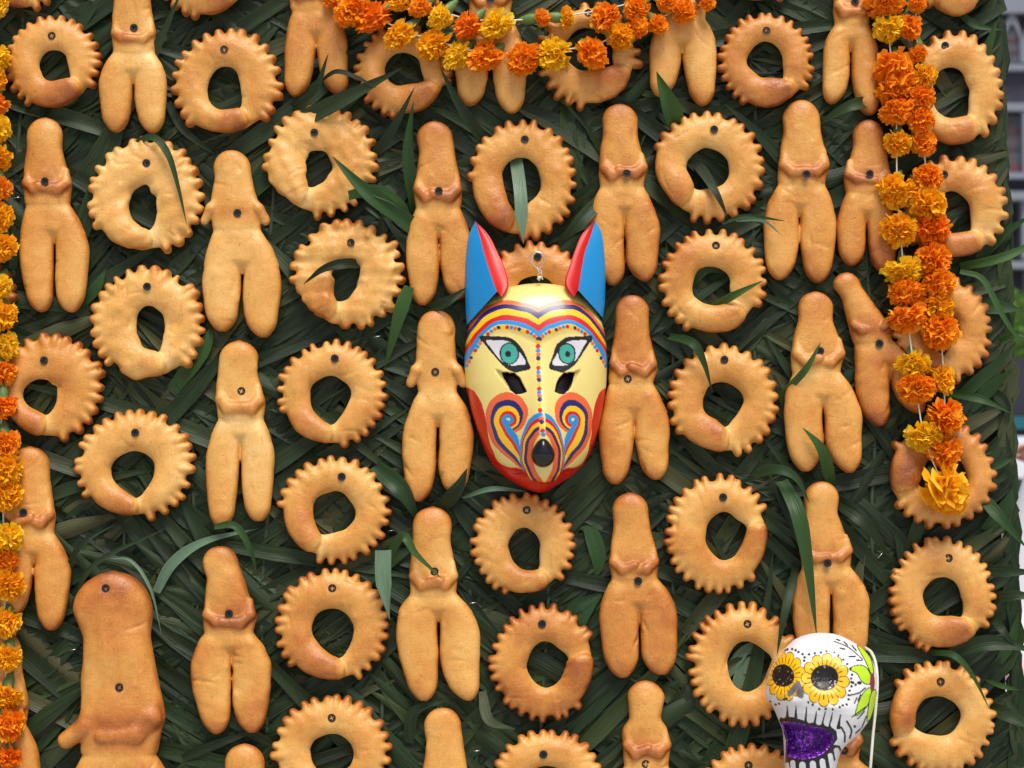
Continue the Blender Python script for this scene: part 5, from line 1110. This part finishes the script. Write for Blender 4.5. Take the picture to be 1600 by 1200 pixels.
garland((800, -60), 'swagged marigold garland drooping along the top edge of the panel', [
  ([(470,-60,45),(517,-4,50),(560,10,55),(629,48,58),(680,62,58),(719,76,58),(770,82,58),(820,84,58),(867,78,58),(924,72,58),(969,52,58),(1027,30,55),(1067,8,52),(1120,-30,45)], top_low),
  ([(590,-60,45),(626,0,50),(659,6,55),(691,18,58),(733,30,60),(779,32,60),(830,30,58),(883,25,56),(948,14,56),(996,2,54),(1043,-10,50),(1090,-60,45)], top_up)], rg)
ys_l = [(-30,'o'),(6,'y'),(88,'y'),(124,'yo'),(160,'o'),(200,'y'),(246,'yo'),(292,'o'),(338,'yo'),(384,'yo'),(447,'y'),(490,'yo'),(536,'y'),(578,'o'),(632,'d'),(690,'o'),(732,'yo'),(772,'yo'),(840,'y'),(874,'o'),(912,'yo'),(970,'yo'),(1025,'yo'),(1085,'yo'),(1130,'o'),(1180,'d'),(1225,'yo')]
def left_x(y): return float(np.interp(y, [0, 300, 600, 900, 1200], [-11, -3, 4, 10, 14]))
garland((0, 0), 'string of marigolds hanging down the left edge of the picture', [
  ([(left_x(y) - 3, y, 50) for y in range(-100, 1320, 140)], [(left_x(y) + rg.uniform(-4, 4), y, rg.uniform(40, 54), rg.uniform(34, 46), c, DN(rg.uniform(-.1, .35), rg.uniform(.3, .8))) for y, c in ys_l])], rg)

# ------------------------------------------------------------------ painted skull
def skull():
    HS = .15; root = empty('painted_skull', mat_b(*B(1285, 1100, HS), HS)); tag(root, 'white papier-mache skull with yellow petal eyes and open glittery purple mouth', 'skull')
    lo = np.array([(988,1282),(989.5,1268),(993,1256),(999,1243),(1008,1233),(1018,1224),(1032,1213),(1047,1205),(1066,1199),(1085,1196),(1092,1198),(1102,1208),(1123,1216),(1142,1223),(1165,1224),(1181,1224.5),(1200,1225),(1216,1230),(1228,1240),(1236,1256)], float)
    ro = np.array([(988,1284),(989,1303),(993,1316),(999,1327),(1008,1342),(1018,1353),(1033,1364),(1052,1370),(1085,1368),(1105,1363),(1123,1357),(1146,1339),(1162,1319),(1172,1311),(1187,1306),(1200,1303),(1216,1295),(1228,1282),(1236,1262)], float)
    nr, na = 330, 420
    tt = np.linspace(.03, .97, nr); rows = 988 + 248 * (.5 - .5 * np.cos(np.pi * tt) - (.5 - .5 * math.cos(math.pi * .03))) / (1 - 2 * (.5 - .5 * math.cos(math.pi * .03)))
    l, r = np.interp(rows, lo[:, 0], lo[:, 1]), np.interp(rows, ro[:, 0], ro[:, 1]); k = np.hanning(13); k /= k.sum(); sm = lambda v: np.concatenate([v[:6], np.convolve(v, k, 'valid'), v[-6:]]); l, r = sm(l), sm(r)
    a = np.concatenate([np.linspace(0, math.pi, 300), np.linspace(math.pi, 2 * math.pi, na - 300 + 2)[1:-1]])
    xc, hw = (l + r) / 2, (r - l) / 2
    PX = xc[:, None] + hw[:, None] * np.cos(a)[None, :]; PY = np.repeat(rows[:, None], len(a), 1)
    dep = np.interp(rows, [988, 995, 1010, 1040, 1080, 1110, 1140, 1180, 1215, 1236], [6, 36, 58, 76, 82, 78, 66, 58, 46, 10])
    sa = np.sin(a)[None, :]; Z = np.where(sa > 0, dep[:, None] * sa ** .85 if False else dep[:, None] * np.sign(sa) * np.abs(sa) ** .9, dep[:, None] * .95 * sa)
    front = sa > .02
    x0, u0 = B(1285, 1100, HS); ax, _ = B(1286, 1100, HS); _, bu = B(1285, 1101, HS); kx, ky = ax - x0, bu - u0
    V = np.stack([(PX.ravel() - 1285) * kx, (PY.ravel() - 1100) * ky, Z.ravel() / 1000], 1)
    Mw = np.array(root.matrix_basis); Wp = V @ Mw[:3, :3].T + Mw[:3, 3]; qx, qy = project(Wp); zx, zy = (qx - 1180) * 5.218, (qy - 970) * 5.218
    fr = np.broadcast_to(front, PX.shape).ravel(); n = len(zx)
    mouth = catmull([(208,842),(262,822),(420,850),(540,872),(622,912),(646,960),(600,1042),(520,1100),(400,1130),(290,1122),(243,1096),(252,1000),(240,930)], 6, True)
    inm = inpoly(zx, zy, mouth) & fr; md = segd(zx, zy, np.vstack([mouth, mouth[:1]])) / 5.218
    dz = np.zeros(n); dz -= np.where(inm, 30 * sstep(0, 12, md), 0)
    for ex_, ey, rx, ry, dd in ((232, 445, 95, 98, 9), (570, 466, 110, 105, 10)): dz -= fr * dd * np.exp(-(((zx - ex_) / rx) ** 2 + ((zy - ey) / ry) ** 2) ** 1.5)
    dz += fr * 6 * np.exp(-(((zx - 340) / 60) ** 2 + ((zy - 520) / 90) ** 2)); dz -= fr * 5 * np.exp(-(((zx - 335) / 45) ** 2 + ((zy - 600) / 40) ** 2))
    dz += fr * 5 * np.exp(-(((zx - 640) / 120) ** 2 + ((zy - 700) / 50) ** 2))
    # lower edge of papier-mache is a bit uneven
    V[:, 2] += dz / 1000; V += (lumps(V[:, 0] * 1000, V[:, 1] * 1000, V[:, 2] * 1000, 77, .06) * .0006)[:, None] * np.array([[1, 1, 1]])
    col = np.tile(np.array([.84, .84, .85]), (n, 1)); gl = np.zeros(n)
    def put(m, c): col[m & fr] = c
    INK = S(14, 14, 16)
    # mouth surround with teeth
    sur = [(192,815),(205,788),(300,785),(440,825),(560,850),(630,872),(664,895),(672,965),(640,1008),(690,1018),(702,1052),(655,1130),(612,1200),(640,1420),(226,1420),(226,1130),(240,1110),(246,980),(214,860)]
    put(inpoly(zx, zy, sur), INK)
    for x0_, y0_, x1_, y1_ in ((262,690,262,800),(333,690,330,800),(418,700,412,830),(500,735,487,840),(572,732,553,850),(630,742,612,860),(696,762,680,860)): 
        t = np.clip((zy - y0_) / (y1_ - y0_), 0, 1); xl = x0_ + (x1_ - x0_) * t; put((zy > y0_) & (zy < y1_ + 25) & (np.abs(zx - xl) < 4 + 11 * t ** 1.3), INK)
    for p, q_, w_ in (((236,690),(228,782),14),((300,660),(296,762),24),((378,690),(374,772),32),((455,700),(446,806),27),((535,750),(520,824),25),((598,760),(582,828),24),((662,780),(640,846),25),
                      ((255,1175),(268,1250),17),((303,1160),(312,1300),22),((384,1176),(388,1300),27),((470,1166),(482,1300),25),((548,1146),(566,1300),23),((612,1098),(640,1260),20),((664,1056),(672,1110),22)):
        put(segd(zx, zy, [p, q_]) < w_, (.84, .84, .85))
    pm = inm; put(pm, S(66, 14, 108)); gl[pm] = 1.0
    # petal eyes
    def daisy(cx, cy, rx, ry, crx, cry, ccx, ccy, npet, ph0):
        dx, dy = (zx - cx) / rx, (zy - cy) / ry; rho = np.hypot(dx, dy); ph = np.arctan2(dy, dx); f = np.abs(np.cos((ph - ph0) * npet / 2)); edge = .80 + .20 * f ** .55
        put(rho < edge + .025, S(70, 30, 16)); put((rho < edge - .012) & ((f > .13) | (rho < .3)), S(255, 196, 14))
        put((rho > .52) & (rho < .76) & (f > .985), S(90, 40, 16)); gold = (rho < edge - .02) & (f > .2) & (np.sin(ph - ph0 + 1.2) < -.1); 
        dk = (((zx - ccx) / crx) ** 2 + ((zy - ccy) / cry) ** 2) < 1; put(dk, S(16, 10, 14)); gl[dk & fr] = .42
    daisy(248, 450, 164, 203, 92, 92, 232, 445, 12, .3); daisy(572, 481, 196, 218, 112, 106, 569, 466, 12, .1)
    put(inpoly(zx, zy, catmull([(350,485),(310,520),(265,592),(285,617),(325,582),(350,520)], 5, True)), S(120, 118, 122)); put(inpoly(zx, zy, catmull([(355,490),(340,560),(345,612),(380,632),(397,600),(375,520)], 5, True)), S(120, 118, 122))
    LIME = S(196, 236, 30)
    for P in ([(768,392),(850,362),(915,392),(950,470),(945,505),(912,516),(868,490),(830,430)], [(832,205),(905,240),(952,330),(968,430),(945,424),(900,330)], [(818,770),(848,655),(890,580),(938,545),(946,600),(920,680),(878,735)], [(945,600),(980,560),(990,640),(962,760),(914,820),(925,700)]):
        c = catmull(P, 6, True); put(segd(zx, zy, np.vstack([c, c[:1]])) < 5, INK); put(inpoly(zx, zy, c), LIME); put(segd(zx, zy, np.vstack([c, c[:1]])) < 2.6, INK)
    put(((zx - 957) / 20) ** 2 + ((zy - 498) / 74) ** 2 < 1, S(140, 24, 62)); m = (((zx - 957) / 20) ** 2 + ((zy - 498) / 74) ** 2 < 1) & fr; gl[m] = .3
    for x_, y_ in ((443,270),(490,262),(538,256),(582,246),(644,258),(676,284),(716,318),(748,354),(776,394),(392,268),(358,250),(334,236),(304,228),(264,232),(246,240),(408,294),(404,320),(788,440),(782,470),(784,500),(786,534),(770,570),(762,604),(762,640),(745,680),(712,688),(686,702),(628,720),(572,716),(520,720),(468,684),(432,664),(240,640),(256,632),(196,674),(168,682),(124,660),(820,520),(800,505)): put(np.hypot(zx - x_, zy - y_) < 10.5, INK)
    put(((zx - 850) / 20) ** 2 + ((zy - 505) / 13) ** 2 < 1, INK); put(((zx - 812) / 12) ** 2 + ((zy - 862) / 11) ** 2 < 1, INK)
    for P, w_ in (([(645,165),(760,220),(875,315)],3.5),([(665,150),(690,160)],4.5),([(725,172),(750,200)],4.5),([(692,225),(728,233)],5),([(790,205),(822,245)],4.5),([(765,292),(812,292)],5),([(825,322),(868,325)],4.5),([(775,606),(850,586),(898,548)],4.5),([(810,670),(830,628)],4),([(840,650),(860,600)],4),([(700,865),(730,920),(730,985)],6),([(748,818),(785,890),(772,955)],6),([(790,785),(905,700)],4),([(835,800),(890,740)],4),([(820,915),(860,880)],4.5),([(870,870),(905,780)],4)):
        put(segd(zx, zy, catmull(P, 6)) < w_ * 1.35, INK)
    I = np.arange(nr * len(a)).reshape(nr, len(a)); J = np.roll(I, -1, 1); Q = np.stack([I[:-1], J[:-1], J[1:], I[1:]], -1).reshape(-1, 4)[:, ::-1]
    # close crown and chin with small fans of quads
    me = mesh_np('cranium', V, Q); bm = bmesh.new(); bm.from_mesh(me); bmesh.ops.holes_fill(bm, edges=[e for e in bm.edges if e.is_boundary], sides=0); bmesh.ops.recalc_face_normals(bm, faces=bm.faces); bm.to_mesh(me); bm.free()
    for p in me.polygons: pass
    cattr(me, 'paint', col); fattr(me, 'glitter', gl); link('cranium', me, M['skull'], root)
    inv = root.matrix_basis.inverted()
    st = [(1352,1012,110),(1362,1020,150),(1369,1040,165),(1371,1070,168),(1368,1110,168),(1364,1150,168),(1360,1200,168),(1352,1290,150),(1350,1400,100)]
    link('string', tube_mesh('string', [inv @ W(*B(x, y, h / 1000), h / 1000) for x, y, h in [tuple(p) for p in catmull(st, 6)]], .0021, 8), M['string'], root)
    link('wire_hanger', tube_mesh('wire_hanger', [inv @ W(*B(1285, 1075, .09), .09), inv @ W(*B(1285, 1070, .03), .03), inv @ W(*B(1285, 1070, -.01), -.01)], .003, 8), M['wire'], root)
skull()
